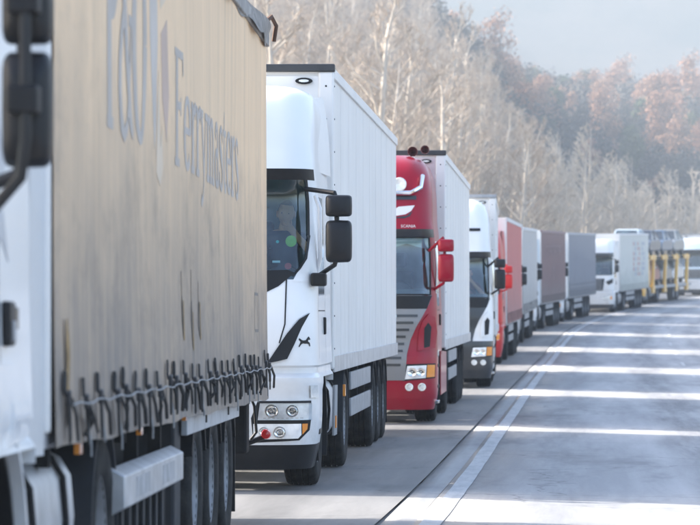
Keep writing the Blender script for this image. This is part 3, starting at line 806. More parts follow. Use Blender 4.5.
def box_trailer(root, f, mat, half=1.3, z0=1.05, z1=4.0, L=13.6, rail=RAIL_DARK, kick=ALU, seams=1.25, front_mat=None, rivets=True):
    body = MB().box(-half+.01, half-.01, f+.01, f+L-.01, z0, z1-.02).build('box_body', mat, root)
    fm = front_mat or mat
    MB().box(-half+.14, half-.14, f-.012, f+.012, z0+.1, z1-.1).build('front_wall', fm, body)
    for s in (-1, 1):
        MB().box(s*(half-.065)-.075, s*(half-.065)+.075, f-.03, f+.10, z0, z1-.06).build('corner_post', WHITE_MATT, body, bevel=.02)
        MB().box(s*half-.012, s*half+.012, f+.1, f+L, z0-.03, z0+.13).build('bottom_rail', kick, body, bevel=.004)
        MB().box(s*half-.014, s*half+.012, f+.1, f+L, z1-.12, z1-.02).build('top_rail', kick if kick != ALU else WHITE_MATT, body, bevel=.006)
        n = int((L-.3)/seams)
        for k in range(1, n):
            y = f+k*L/n; MB().box(s*half-.010, s*half-.0075, y-.012, y+.012, z0+.13, z1-.12).build('panel_seam', mat, body)
    MB().box(-half-.02, half+.02, f-.05, f+.07, z1-.06, z1+.015).build('front_top_rail', rail, body, bevel=.012)
    MB().box(-half+.01, half-.01, f+.07, f+L, z1-.02, z1).build('roof_sheet', WHITE_MATT, body)
    for x in (-half+.28, half-.28):
        mk = MB().prism(ell(x, z1-.15, .085, .032, 14), 'y', f-.045, f-.012).build('marker_lamp', BLACK, body)
        MB().prism(ell(x, z1-.15, .05, .014, 12), 'y', f-.055, f-.045).build('lamp_lens', LAMPWHITE, mk)
    if rivets:
        for k in range(9):
            z = z0+.2+k*(z1-z0-.4)/8
            MB().lathe([(.010,0),(.008,.006),(0,.007)], (half-.065, f-.03, z), (0,-1,0), 8).build('rivet', BLACK, body)
            MB().lathe([(.009,0),(.007,.006),(0,.007)], (half+.0105, f+.05, z), (1,0,0), 8).build('rivet', BLACK, body)
    # refrigeration unit on the front wall, between the deflectors
    fr = MB().box(-.85, .85, f-.42, f-.02, 2.1, 3.75).build('cooling_unit', WHITE_MATT, body, bevel=.06)
    for k in range(7): MB().box(-.6, .6, f-.428, f-.41, 2.9+k*.09, 2.94+k*.09).build('grille_slat', BLACK, fr)
    MB().box(-half+.02, half-.02, f+L-.012, f+L+.03, z0, z1-.05).build('rear_door', mat, body, bevel=.01)
    return body

def curtain_trailer(root, f, mat, half=1.275, z0=1.06, z1=4.0, L=13.6, seed=1, frame=STEEL, buckles=0, amp=.012, hem=None, strap_mat=STRAP, post=WHITE_MATT, detail=1):
    rd = random.Random(seed); ph = [rd.uniform(0, 6.28) for _ in range(8)]
    body = MB().box(-half+.05, half-.05, f+.06, f+L-.02, z0+.02, z1-.10).build('load_space', INTERIOR, root)
    hem = hem or (lambda t: z0)
    def wav(y, z):
        t = (z-z0)/(z1-z0)
        return amp*(.10*math.sin(y*2*PI/.6+ph[0]) + .45*math.sin(y*1.3+ph[1]+.6*z) + .7*math.sin(y*.9+ph[2])*math.sin(z*1.3+ph[3]) + .04*math.sin(y*7.1+ph[4]+z*.8))*(.35+.65*math.sin(PI*min(1,max(0,t)))) + (.02*(1-t)**3 if t < 1 else 0)
    def surf(y, z, off=0): return (half+.012+wav(y, z)+off, y, z)
    ny, nz = (150, 22) if detail else (50, 9)
    ys = [f+.09+(L-.14)*k/ny for k in range(ny+1)]; ts = [k/nz for k in range(nz+1)]
    m = MB().sheet(lambda y, t: surf(y, hem((y-f)/L)+(z1-.09-hem((y-f)/L))*t), ys, ts)
    m.sheet(lambda y, t: (surf(y, hem((y-f)/L)+(z1-.09-hem((y-f)/L))*t)[0]-.006, y, hem((y-f)/L)+(z1-.09-hem((y-f)/L))*t), ys, ts)
    cur = m.build('curtain', mat, root, smooth=True, sharp=0)
    MB().sheet(lambda y, z: (-half-.012-wav(y, z), y, z), [f+.09+(L-.14)*k/30 for k in range(31)], [z0+(z1-.09-z0)*k/6 for k in range(7)]).build('curtain', mat, root, smooth=True, sharp=0)
    for s in (-1, 1):
        MB().box(s*half-.05, s*half+.035, f, f+L, z1-.11, z1).build('top_rail', frame, body, bevel=.01)
        MB().box(s*half-.06, s*half-.006, f, f+L, z0-.06, z0+.08).build('bottom_rail', STEEL, body, bevel=.006)
        MB().box(s*(half-.06)-.08, s*(half-.06)+.07, f-.02, f+.09, z0, z1-.1).build('corner_post', post, body, bevel=.015)
    MB().box(-half+.02, half-.02, f-.015, f+.02, z0, z1-.02).build('front_wall', post, body)
    MB().box(-half, half, f+.02, f+L, z1-.03, z1-.008).build('roof_sheet', WHITE_MATT, body)
    MB().box(-half+.02, half-.02, f+L-.02, f+L+.03, z0, z1-.02).build('rear_door', STEEL, body, bevel=.01)
    if buckles:
        for k in range(buckles):
            y = f+.35+(L-.7)*k/(buckles-1); zt = z0+.2
            b = MB().bar(surf(y, zt+.1, .008), surf(y, zt-.05, .008), .06, .008, (1,0,0)); b.bar(surf(y, zt-.05, .016), (half+.03, y+.02, z0-.02), .045, .008, (1,0,0))
            b.build('strap', strap_mat, cur)
    return body, cur, surf

def ribbon(mb, pts, w, fn, off, maxseg=.06, w2=None):
    """a flat brush stroke of width w (list or number) along pts, laid on fn(u, v, off)"""
    P = [Vector((*p, 0)) for p in pts]; W = w if isinstance(w, (list, tuple)) else [w]*len(P)
    Q, R = [], []
    for i in range(len(P)-1):
        k = max(1, int(math.ceil((P[i+1]-P[i]).length/maxseg)))
        for j in range(k): Q.append(P[i].lerp(P[i+1], j/k)); R.append(W[i]+(W[i+1]-W[i])*j/k)
    Q.append(P[-1]); R.append(W[-1]); o = len(mb.v)
    for i, q in enumerate(Q):
        d = (Q[min(i+1,len(Q)-1)]-Q[max(0,i-1)]).normalized(); n = Vector((-d.y, d.x, 0))
        for s in (-1, 1): c = q+n*(s*R[i]/2); mb.v.append(tuple(fn(c.x, c.y, off)))
    for i in range(len(Q)-1): mb.f.append((o+2*i, o+2*i+1, o+2*i+3, o+2*i+2))
def arc(cx, cy, rx, ry, a0, a1, n=18): return [(cx+rx*math.cos(math.radians(a0+(a1-a0)*k/n)), cy+ry*math.sin(math.radians(a0+(a1-a0)*k/n))) for k in range(n+1)]
def owid(a0, a1, thick, thin, n=18): return [thin+(thick-thin)*abs(math.cos(math.radians(a0+(a1-a0)*k/n)))**1.3 for k in range(n+1)]
SF = lambda x0, x1, y: ([(x0, y), (x1, y)], .05)
GLYPH = {
 'P': (.72, [([(.17,0),(.17,1)], .16), (arc(.2,.745,.40,.235,90,-90), owid(90,-90,.16,.055)), SF(.0,.36,.022), SF(.0,.26,.978)]),
 'O': (.96, [(arc(.47,.5,.38,.47,0,360,30), owid(0,360,.17,.055,30))]),
 '&': (1.0, [([(.98,.02),(.8,.1),(.62,.32),(.38,.66),(.31,.82),(.36,.94),(.48,.98),(.6,.92),(.61,.8),(.5,.66),(.28,.5),(.13,.34),(.1,.2),(.18,.06),(.36,.0),(.55,.05),(.72,.2),(.83,.4),(.86,.54)], [.05,.12,.15,.14,.11,.07,.05,.07,.08,.07,.09,.12,.14,.12,.06,.06,.07,.06,.05]), SF(.72,.98,.55)]),
 'F': (.66, [([(.17,0),(.17,1)], .15), SF(.0,.62,.972), ([(.2,.52),(.46,.52)], .05), SF(.0,.36,.022), ([(.6,.97),(.6,.80)], .05), ([(.46,.6),(.46,.44)], .045)]),
 'e': (.58, [(arc(.3,.32,.235,.30,0,315,22), owid(0,315,.12,.05,22)), ([(.08,.34),(.54,.34)], .045)]),
 'r': (.46, [([(.15,0),(.15,.62)], .12), ([(.17,.42),(.24,.55),(.34,.6),(.43,.56)], [.05,.06,.08,.11]), SF(.02,.3,.022), SF(.03,.16,.6)]),
 'y': (.6, [([(.08,.6),(.32,.04)], .115), ([(.54,.6),(.32,.04),(.22,-.18),(.1,-.24),(.03,-.2)], [.05,.05,.055,.06,.09]), SF(.0,.22,.6), SF(.44,.62,.6)]),
 'm': (.95, [([(.15,0),(.15,.62)], .115), (arc(.31,.40,.15,.2,180,0,10)+[(.46,0)], [.05]*4+[.07]*3+[.1]*5), (arc(.62,.40,.15,.2,180,0,10)+[(.77,0)], [.05]*4+[.07]*3+[.1]*5), SF(.02,.29,.022), SF(.34,.58,.022), SF(.66,.9,.022), SF(.03,.15,.6)]),
 'a': (.56, [([(.1,.48),(.16,.58),(.28,.62),(.38,.56),(.41,.44),(.41,.1),(.47,.03),(.55,.06)], [.11,.08,.05,.08,.11,.11,.07,.04]), (arc(.25,.18,.18,.165,50,320,16), owid(50,320,.11,.05,16))]),
 's': (.48, [([(.4,.48),(.34,.59),(.22,.62),(.11,.56),(.1,.45),(.2,.36),(.34,.27),(.4,.16),(.34,.04),(.2,.0),(.09,.05),(.05,.17)], [.05,.05,.05,.07,.1,.12,.12,.1,.07,.05,.05,.05])]),
 't': (.42, [([(.2,.82),(.2,.14),(.26,.03),(.36,.03),(.42,.1)], [.05,.11,.09,.06,.04]), SF(.04,.4,.6)]),
}
def lettering(text, u0, v0, cap, width, fn, name, mat, parent, off=.0015, weight=1.0):
    tot = sum(GLYPH[c][0] for c in text); k = width/tot; m = MB(); u = u0; i = 0
    for c in text:
        wd, strokes = GLYPH[c]
        for pts, w in strokes:
            ws = w if isinstance(w, list) else [w]*len(pts); s = (k+cap)/2*weight
            ribbon(m, [(u+x*k, v0+y*cap) for x, y in pts], [q*s for q in ws], fn, off+.0003*(i % 5), .05); i += 1
        u += wd*k
    return m.build(name, mat, parent, fix=False)
def small_text(text, size, fn, name, mat, parent):
    """small sans lettering turned into a mesh and laid on fn(u, v)"""
    cu = bpy.data.curves.new('lettering', 'FONT'); cu.body = text; cu.size = size; cu.resolution_u = 2; cu.align_x = 'CENTER'
    o = bpy.data.objects.new('lettering', cu); C.objects.link(o)
    me = bpy.data.meshes.new_from_object(o.evaluated_get(bpy.context.evaluated_depsgraph_get()))
    bpy.data.objects.remove(o)
    for v in me.vertices: v.co = fn(v.co.x, v.co.y)
    me.materials.clear(); me.materials.append(mat); return mobj(name, me, parent)
# ------------------------------------------------------------------ lorries
FRONT = ('F0','F1','F2','F3'); CORN = tuple('C%d' % k for k in range(6))
def zone_of(ws, win, bl, bt, visor, lower='lower_bumper', mid=None):
    def z(zm, s):
        fr = s in FRONT or s in CORN
        if s in ('S2','S3','S4') and zm < 1.02: return None
        if zm < bl: return 'lower_bumper'
        if zm < bt: return 'bumper'
        if ws[0] < zm < ws[1] and (s in FRONT or s in ('C0','C1','C2')): return 'windscreen'
        if win[0] < zm < win[1] and s in ('S1','S2'): return 'side_window'
        if visor and visor[0] < zm < visor[1] and (s in FRONT or s in CORN[:5]): return 'sun_visor'
        return 'shell'
    return z
LV_HIGH = [(.20,1.19,.09,.30,.34,.08),(.42,1.24,.03,.30,.36,.08),(.6,1.26,.0,.30,.36,.08),(.9,1.265,.0,.30,.36,.08),(1.04,1.265,.004,.30,.36,.08),(1.06,1.25,.05,.3,.36,.08),(1.08,1.25,.052,.3,.36,.08),
           (1.11,1.25,.05,.3,.36,.08),(1.13,1.265,.010,.3,.36,.08),(1.2,1.262,.010,.3,.36,.08),(1.6,1.25,.03,.29,.36,.08),(1.9,1.25,.07,.28,.36,.08),(2.8,1.22,.24,.27,.36,.09),(2.88,1.215,.21,.27,.36,.09),(3.1,1.20,.27,.27,.4,.1),(3.35,1.175,.36,.27,.42,.12),(3.55,1.12,.50,.3,.45,.15),(3.67,1.03,.72,.32,.45,.18),(3.73,.88,1.0,.34,.4,.2)]
LV_SCAN = [(.20,1.19,.10,.30,.34,.10),(.40,1.24,.03,.30,.36,.10),(.62,1.25,.0,.30,.38,.10),(.95,1.25,.0,.30,.38,.10),(1.05,1.25,.02,.30,.38,.10),(1.5,1.25,.04,.3,.38,.1),(1.84,1.24,.08,.28,.36,.1),
           (2.66,1.21,.22,.27,.36,.1),(2.78,1.2,.2,.27,.36,.1),(2.84,1.19,.22,.27,.36,.1),(3.1,1.18,.28,.27,.4,.11),(3.4,1.16,.36,.28,.42,.13),(3.65,1.10,.52,.3,.45,.15),(3.8,1.0,.75,.32,.45,.18),(3.87,.85,1.0,.34,.4,.2)]

LV_T2 = [l for l in LV_HIGH if l[0] < 3.3] + [(3.35,1.195,.33,.27,.42,.12),(3.52,1.175,.42,.28,.45,.14),(3.63,1.12,.58,.3,.5,.16),(3.69,1.0,.85,.32,.5,.18)]
def std_cab(root, body, lower, bumper, levels=LV_HIGH, ws=(1.9,2.8), win=(1.75,2.66), bl=.42, bt=1.05, visor=(2.8,2.98), visor_mat=None, seat=True, seal=True, screen=GLASS, mirror_mat=MIRROR_BLACK, lamp=True, defl=True, sides=(1,-1), grille=BLACK):
    c = Cab(root, levels, zone_of(ws, win, bl, bt, visor), {'shell': body, 'lower_bumper': lower, 'bumper': bumper, 'windscreen': screen, 'side_window': GLASS_DARK, 'sun_visor': visor_mat or body},
            rows=(ws[0], ws[1], win[0], win[1], bl, bt, 1.02)+(visor or ()))
    if seal: c.seal(ws, 7)
    if seat: interior(c, root, dash_z=1.92, wheel_x=.66)
    tractor_running_gear(root)
    for s in sides:
        mirror(c.cab, mirror_mat, 1.30, 1.53, .16, (2.04,2.43,2.46,2.66), (1.16,.42,1.94), (1.12,.42,2.72), s)
        if defl: deflector(c.cab, body, 1.05, 3.62, 2.16, 2.62, 1.20, 1.245, side=s)
    # door outline and handle
    S = c.side
    for s in (1,):
        d = MB()
        ribbon(d, [(.46,1.05),(.46,2.7)], .012, S, .003, .2); ribbon(d, [(1.36,1.05),(1.36,2.7)], .012, S, .003, .2); ribbon(d, [(.46,1.62),(1.36,1.62)], .01, S, .0034, .2)
        dd = d.build('door_gap', BLACK, c.cab, fix=False)
        MB().box(1.245, 1.275, 1.16, 1.24, 1.4, 1.56).build('door_handle', BLACK, dd, bevel=.01)
        for z in (.5, .8): MB().box(1.02, 1.262, .52, .80, z, z+.05).build('step', BLACK, c.cab, bevel=.008)
    if lamp:
        for s in (1, -1):
            f = lambda x, z, o, s=s: (s*c.front(x, z, o)[0], *c.front(x, z, o)[1:])
            h = patch([(.74,.62),(1.16,.66),(1.17,.84),(.76,.82)], f, .012, 'headlight', LAMPWHITE, c.cab)
            patch([(1.08,.66),(1.16,.67),(1.17,.83),(1.08,.83)], f, .016, 'indicator', AMBER, h)
    if grille:
        g = patch([(-.72,1.12),(.72,1.12),(.8,1.72),(-.8,1.72)], c.front, .012, 'grille', grille, c.cab)
        for k in range(5): 
            z = 1.2+k*.11; m = MB(); ribbon(m, [(-.68,z),(.68,z)], .03, lambda u, v, o: c.front(u, v, o), .02, .1); m.build('grille_slat', SILVER, g, fix=False)
    return c

def person(root, x, y, z, name, label, shirt, hairc, lean=.0, facing=0.0):
    """seated driver: one skinned body with a head and a hand at the chin; origin at the hips"""
    me = bpy.data.meshes.new(name)
    J = {'hip':(0,0,0,.15),'belly':(0,.02,.16,.15),'chest':(0,.03,.36,.165),'collar':(0,.03,.50,.12),'neck':(0,.01,.57,.058),'skull':(0,-.01,.66,.06),
         'ls':(.19,.03,.47,.075),'le':(.33,-.18,.27,.052),'lw':(.13,-.24,.50,.034),'lp':(.065,-.2,.575,.036),
         'rs':(-.19,.03,.47,.075),'re':(-.27,-.1,.2,.055),'rw':(-.2,-.33,.16,.036),'rp':(-.19,-.41,.17,.034),
         'lh':(.1,-.02,-.02,.1),'lk':(.15,-.45,.02,.075),'lf':(.16,-.5,-.35,.055),'rh':(-.1,-.02,-.02,.1),'rk':(-.15,-.45,.02,.075),'rf':(-.16,-.5,-.35,.055)}
    E = [('hip','belly'),('belly','chest'),('chest','collar'),('collar','neck'),('neck','skull'),('collar','ls'),('ls','le'),('le','lw'),('lw','lp'),('collar','rs'),('rs','re'),('re','rw'),('rw','rp'),('hip','lh'),('lh','lk'),('lk','lf'),('hip','rh'),('rh','rk'),('rk','rf')]
    names = list(J); V = [J[k][:3] for k in names]; R = [J[k][3] for k in names]; ed = [(names.index(a), names.index(b)) for a, b in E]
    def chain(a, pts, r):
        i = names.index(a)
        for q, p in enumerate(pts): V.append(p); R.append(r*(1-.12*q)); ed.append((i, len(V)-1)); i = len(V)-1
    for k in range(4):      # fingers folded against the chin, thumb along the cheek
        yy = -.26+.0*k; zz = .56+.021*k
        chain('lp', [(.045,-.215,zz), (.012,-.21,zz+.012), (.004,-.18,zz+.014)], .0105)
    chain('lp', [(.07,-.16,.61),(.066,-.13,.65)], .012)
    for k in range(4): chain('rp', [(-.215+.022*k,-.45,.175), (-.215+.022*k,-.475,.15), (-.212+.022*k,-.46,.128)], .0105)
    chain('rp', [(-.15,-.42,.18),(-.135,-.45,.175)], .012)
    me.from_pydata(V, ed, [])
    o = mobj(name, me, None)
    sk = o.modifiers.new('skin', 'SKIN'); sk.use_smooth_shade = True
    for i, r in enumerate(R): me.skin_vertices[0].data[i].radius = (r, r*(.8 if i in (1,2,3) else 1))
    me.skin_vertices[0].data[0].use_root = True
    o.modifiers.new('sub', 'SUBSURF').levels = 2; o.modifiers['sub'].render_levels = 2
    dg = bpy.context.evaluated_depsgraph_get(); ev = bpy.data.meshes.new_from_object(o.evaluated_get(dg)); o.modifiers.clear()
    # head with brow, nose, lips, chin and ears, joined to the same mesh
    h = MB(); n, m = 22, 22
    def hd(i, j):
        v = PI*i/m; u = 2*PI*j/n; cz, sz = math.cos(v), math.sin(v)
        X, Y, Z = .077*sz*math.sin(u), -.098*sz*math.cos(u), .122*cz
        fr = max(0, math.cos(u))**2*sz
        if Z < -.02: X *= 1+ (Z+.02)*3.2; Y *= 1+(Z+.02)*.8
        ax = abs(X)
        nose = max(0, 1-ax/.02)*max(0, 1-abs(Z+.022)/.04)
        Y -= fr*nose*.026*(1.4 if Z < -.02 else 1)
        Y += fr*max(0, 1-abs(ax-.032)/.02)*max(0, 1-abs(Z-.012)/.02)*.012
        Y -= fr*max(0, 1-abs(Z-.034)/.014)*max(0, 1-ax/.06)*.006
        Y -= fr*max(0, 1-abs(Z+.066)/.016)*max(0, 1-ax/.03)*.007
        Y -= fr*max(0, 1-abs(Z+.103)/.02)*.008
        return Vector((X, Y, Z))
    HC = Vector((.012+lean, -.03, .715)); rot = Matrix.Rotation(.12, 3, 'X') @ Matrix.Rotation(.12, 3, 'Y')
    for i in range(m+1):
        for j in range(n): h.v.append(tuple(HC + rot @ hd(i, j)))
    for i in range(m):
        for j in range(n): h.f.append((i*n+j, i*n+(j+1)%n, (i+1)*n+(j+1)%n, (i+1)*n+j))
    for s in (-1, 1): h.lathe([(0,-.012),(.03,-.008),(.034,.004),(.018,.01),(0,.006)], HC+Vector((s*.079,.01,-.005)), (s,.25,0), 10)
    bm = bmesh.new(); bm.from_mesh(ev); hm_ = h.mesh('head', None, True, 0); bm.from_mesh(hm_); bm.to_mesh(ev); bm.free(); ev.shade_smooth()
    mm, t, p = newmat(name+'_skin_and_shirt')
    tc = nd(t, 'ShaderNodeTexCoord').outputs['Object']; sep = nd(t, 'ShaderNodeSeparateXYZ'); lnk(t, tc, sep.inputs[0])
    head = rng(t, sep.outputs[2], .555, .562); fore = rng(t, sep.outputs[1], -.205, -.21, 0, 1); up = rng(t, sep.outputs[2], .1, .11)
    fac = math_(t, 'MAXIMUM', head, math_(t, 'MULTIPLY', fore, up))
    lnk(t, mixc(t, fac, shirt, (0.80, 0.36, 0.21)), p.inputs['Base Color']); p.inputs['Roughness'].default_value = .6
    ev.materials.clear(); ev.materials.append(mm); o.data = ev
    hr = MB()
    for i in range(0, 11):
        for j in range(n):
            q = hd(i, j); k = 1.06
            hr.v.append(tuple(HC + rot @ Vector((q.x*k, q.y*k+.008, q.z*k))))
    for i in range(10):
        for j in range(n):
            u = 2*PI*j/n
            if math.cos(u) > .35 and i > 5: continue
            hr.f.append((i*n+j, i*n+(j+1)%n, (i+1)*n+(j+1)%n, (i+1)*n+j))
    hr.build('hair', pm(name+'_hair', hairc, .8, 0, .3, 40), o, smooth=True, fix=False)
    fc = MB()
    for s in (-1, 1): fc.lathe([(0,-.002),(.005,-.001),(.006,0)], HC+rot @ Vector((s*.032,-.089,.012)), (0,-1,0), 8)
    fc.build('eye', pm('eye_brown', (.22,.1,.07), .4), o, smooth=True)
    R_ = root.matrix_basis.copy()
    o.matrix_basis = R_ @ Matrix.Translation((x, y, z)) @ Matrix.Rotation(facing, 4, 'Z')
    tag(o, label, 'person'); return o

# ======== 1: near lorry with the dirty cream curtain
loc, rot = place(46, 13.0, 265, 26.6, back=2.5)
T1 = empty('articulated_lorry', loc, rot)
tag(T1, 'nearest lorry, white cab, long dirty cream curtain trailer with faded blue lettering', 'lorry', 'lorries queuing on the hard shoulder')
c1 = std_cab(T1, WHITE, CHARCOAL, WHITE, sides=(), defl=False)
deflector(c1.cab, pm('greyish_fairing', (.55,.56,.57), .35, 0, .06, 2, 0, 9, .3, (.9,1.8), (.3,.28,.26)), .98, 3.6, 2.2, 2.48, 1.25, 1.27)
deflector(c1.cab, WHITE, .98, 3.6, 2.2, 2.48, 1.25, 1.27, side=-1)
for s in (1, -1): mirror(c1.cab, MIRROR_BLACK, 1.435, 1.595, .15, (1.965,2.33,2.35,2.62), (1.2,.2,1.84), (1.15,.2,2.8), s)
S1 = c1.side
for s in (1, -1):
    ar = MB().tube([(s*1.2,.22,2.78),(s*1.45,.02,2.74),(s*1.525,-.02,2.66),(s*1.53,-.02,2.05),(s*1.515,-.02,1.93),(s*1.40,.0,1.80),(s*1.25,.12,1.76)], .019, 9).build('mirror_arm', MIRROR_BLACK, c1.cab, smooth=True)
    for z in (2.17, 2.48): MB().box(min(s*1.47,s*1.57), max(s*1.47,s*1.57), -.045, .06, z-.045, z+.045).build('arm_clamp', BLACK, ar, bevel=.012)
# silver flame decal on the door, door furniture, wing and steps
for poly in ([(.5,1.62),(.72,1.66),(.95,1.64),(1.2,1.68),(1.42,1.78),(1.62,1.7),(1.48,1.88),(1.3,1.86),(1.12,1.98),(1.2,1.82),(1.0,1.78),(.78,1.86),(.5,1.8)],
             [(.9,2.0),(1.1,2.06),(1.4,1.98),(1.7,2.1),(1.5,2.08),(1.36,2.24),(1.34,2.1),(1.12,2.16)]):
    patch(poly, S1, .003, 'flame_decal', GRAFFITI_GREY, c1.cab, back=0)
hd = MB().box(1.25,1.285,1.44,1.58,1.40,1.56).build('door_handle', BLACK, c1.cab, bevel=.012)
MB().box(1.284,1.295,1.47,1.52,1.42,1.49).build('key_lock', STEEL, hd, bevel=.004)
MB().box(1.252,1.266,1.72,1.8,1.46,1.54).build('badge', CHARCOAL, c1.cab, bevel=.004)
patch([(.52,1.02),(1.9,1.06),(1.95,1.22),(1.7,1.34),(.52,1.34)], S1, .022, 'sill_panel', WHITE, c1.cab)
patch([(1.5,1.06),(1.93,1.08),(1.93,1.2),(1.5,1.2)], S1, .026, 'locker_lid', WHITE, c1.cab)
mudguard(c1.cab, WHITE, 1.0, 1.27, 1.4, .66, 10, 170, 'wheel_arch')
for k in range(4):
    r = .64+.035*k; m = MB()
    m.tube([(1.05+.05*k, 1.95+.02*k+.12*math.sin(q*.3), .92-.13*q) for q in range(6)], .03, 6); m.build('mudguard_rib', STEEL, c1.cab, smooth=True)
# trailer
CREAM = curtain_mat('dirty_cream_tarpaulin', (.80,.56,.345), (.165,.147,.135), 1.2, 2.75, .26, .3)
f1 = 2.5
hem1 = lambda t: 1.0 - .08*t + .007*math.sin(t*31) + .004*math.sin(t*77)
B1, cur1, sf1 = curtain_trailer(T1, f1, CREAM, 1.275, 1.06, 3.78, seed=4, amp=.010, hem=hem1, frame=pm('dirty_roof_rail', (.27,.26,.25), .7, .2, .3, 6, .3, 30))
FADED = pm('faded_blue_print', (.44,.385,.34), .6, 0, .12, 2.2, 0, 60)
FADED_RED = pm('faded_red_print', (.50,.36,.29), .6, 0, .12, 2)
FADED_PALE = pm('faded_pale_print', (.66,.52,.38), .6, 0, .08, 2)
def on1(u, v, off): p = sf1(f1+u, v); return (p[0]+off, p[1], p[2])
lettering('P&O', 1.98, 2.36, 1.02, 1.95, on1, 'lettering', FADED, cur1, weight=1.3)
lettering('Ferrymasters', 5.4, 2.36, .63, 5.1, on1, 'lettering', FADED, cur1, weight=1.3)
patch([(4.02,3.5),(4.4,3.42),(4.5,2.95),(4.42,2.5),(4.34,2.38),(4.24,2.6),(4.1,2.95)], on1, .0016, 'flag_emblem', pm('faded_blue_flag', (.5,.44,.39), .6, 0, .12, 2), cur1, back=.0)
patch([(4.66,3.0),(4.98,3.1),(5.1,2.7),(4.98,2.45),(4.74,2.66)], on1, .0019, 'flag_emblem', FADED_RED, cur1, back=.0)
patch([(4.45,2.45),(4.55,2.8),(4.62,2.4),(4.7,2.52),(4.76,2.3),(4.6,2.2),(4.42,2.26)], on1, .0022, 'flag_emblem', FADED_PALE, cur1, back=.001)
patch([(4.5,3.42),(4.95,3.46),(5.0,3.22),(4.62,3.12)], on1, .0016, 'flag_emblem', FADED_PALE, cur1, back=.001)
# torn and patched places
for (u, z0, z1, ww) in ((5.75,1.42,1.78,.07),(6.35,1.36,1.8,.08),(6.85,1.42,1.74,.12)):
    m = MB(); ribbon(m, [(u,z1),(u+.03,(z0+z1)/2)], .022, on1, .002); m.build('tear', BLACK, cur1, fix=False)
    m = MB(); ribbon(m, [(u+.02,(z0+z1)/2+.04),(u+.05,(z0+z1)/2-.08),(u+.1,z0)], [.04,ww,.02], on1, .0026); m.build('tear', BLACK, cur1, fix=False)
    m = MB(); ribbon(m, [(u+.1,z0+.2),(u+.15,z0-.02)], [.03,.05], on1, .0032); m.build('patch', RUST, cur1, fix=False)
m = MB()
for a, b in (((11.95,1.45),(11.95,1.72)),((11.95,1.72),(12.35,1.72)),((12.35,1.72),(12.35,1.45)),((12.35,1.45),(11.95,1.45))): ribbon(m, [a,b], .022, on1, .002)
m.build('pocket_seam', pm('seam_grey', (.2,.18,.16), .8), cur1, fix=False)
rb = random.Random(8); NB = 25
for k in range(NB):
    u = .38+12.95*k/(NB-1)+rb.uniform(-.11,.11); zt = 1.272+rb.uniform(-.03,.02); P = lambda a, z, o: on1(u+a, z, o)
    s = MB(); s.bar(P(0,zt,.012), P(rb.uniform(-.06,.06),zt-.08,.014), .05, rb.uniform(.009,.016), (1,0,0))
    st = s.build('strap', STRAP, cur1, bevel=.004)
    b = MB().bar(P(0,zt-.07,.025), P(.01,zt-.13,.025), .042, .022, (1,0,0)); b.build('buckle', BUCKLE, st, bevel=.005)
    e = MB(); sw = rb.uniform(.02,.16)
    e.bar(P(.0,zt-.12,.026), P(.05+sw*.3,zt-.27,.02), .045, .01, (1,0,0)); e.tube([P(.0,zt-.10,.035), P(.06+sw*.4,zt-.17,rb.uniform(.04,.055)), P(.12+sw,zt-rb.uniform(.22,.27),.04)], rb.uniform(.006,.011), 5)
    if k % 3 == 1: e.tube([P(0,zt-.13,.04), P(rb.uniform(-.12,.1),zt-.15,rb.uniform(.03,.06)), P(rb.uniform(-.1,.15)+sw*.4,zt-rb.uniform(.17,.22),rb.uniform(.02,.05)), P(.02,zt-rb.uniform(.22,.28),.015)], rb.uniform(.005,.01), 5)
    e.build('strap_end', STRAP, st, smooth=True, sharp=50)
    if rb.random() < .45:
        MB().tube([P(.08,zt-.2,.02), P(.09,zt-.28,.03), P(.1,zt-.28-rb.uniform(.01,.07),.028)], .005, 5).build('hanging_tie', CABLE, st)
m = MB(); m.tube([on1(.3+13.0*k/120, 1.165+.006*math.sin(k*.9), .045+.004*math.sin(k*1.3)) for k in range(121)], .004, 6); m.build('customs_cord', CABLE, cur1, smooth=True)
m = MB(); ribbon(m, [(.40,1.5),(.44,1.36),(.4,1.24),(.46,1.08)], [.05,.09,.07,.1], on1, .012); m.build('loose_strap', RUST, cur1, fix=False)
trailer_under(T1, f1, 1.25, guard=None, rail_z=1.0)
MB().prism([(1.20,.58),(1.275,.62),(1.275,.77),(1.20,.81),(1.16,.70)], 'y', f1+2.95, f1+6.15).build('side_guard', ALU, T1, bevel=.006)
for y in (3.5, 4.9): MB().box(1.274,1.2765,f1+y,f1+y+.7,.645,.745).build('guard_plate', pm('scuffed_plate', (.36,.36,.37), .6, .3, .3, 7), T1)
for y in (f1+3.3, f1+4.6, f1+5.9): MB().box(1.1,1.17,y-.04,y+.04,.56,1.02).build('guard_post', CHASSIS, T1)
MB().box(.75,1.16,f1+3.0,f1+6.3,.34,.6).build('tool_box', CHASSIS, T1, bevel=.01)
for k in range(9): MB().box(1.165,1.18,f1+3.0+k*.36,f1+3.1+k*.36,.3,.58).build('skirt_slat', DARKBLUE, T1)
MB().box(.8,1.19,f1+6.55,f1+6.95,.25,1.0).build('front_flap', DARKBLUE, T1, bevel=.02)
pl = MB().box(1.2,1.24,f1+6.85,f1+11.2,.84,1.0).build('valance', pm('pale_grey_valance', (.42,.43,.45), .5, .3, .15, 5, .1, 30), T1, bevel=.006)
for y in (8.2, 10.1): MB().box(1.24,1.248,f1+y-.03,f1+y+.03,.88,.97).build('bracket', BLACK, pl)
MB().box(1.205,1.216,f1+1.0,f1+3.0,1.0,1.02).build('rail_edge', RUST, T1)
MB().tube([(1.0,f1+2.9,.98),(1.12,f1+2.7,.9),(1.1,f1+3.3,.78)], .03, 6).build('yellow_hose', RUST, T1, smooth=True)
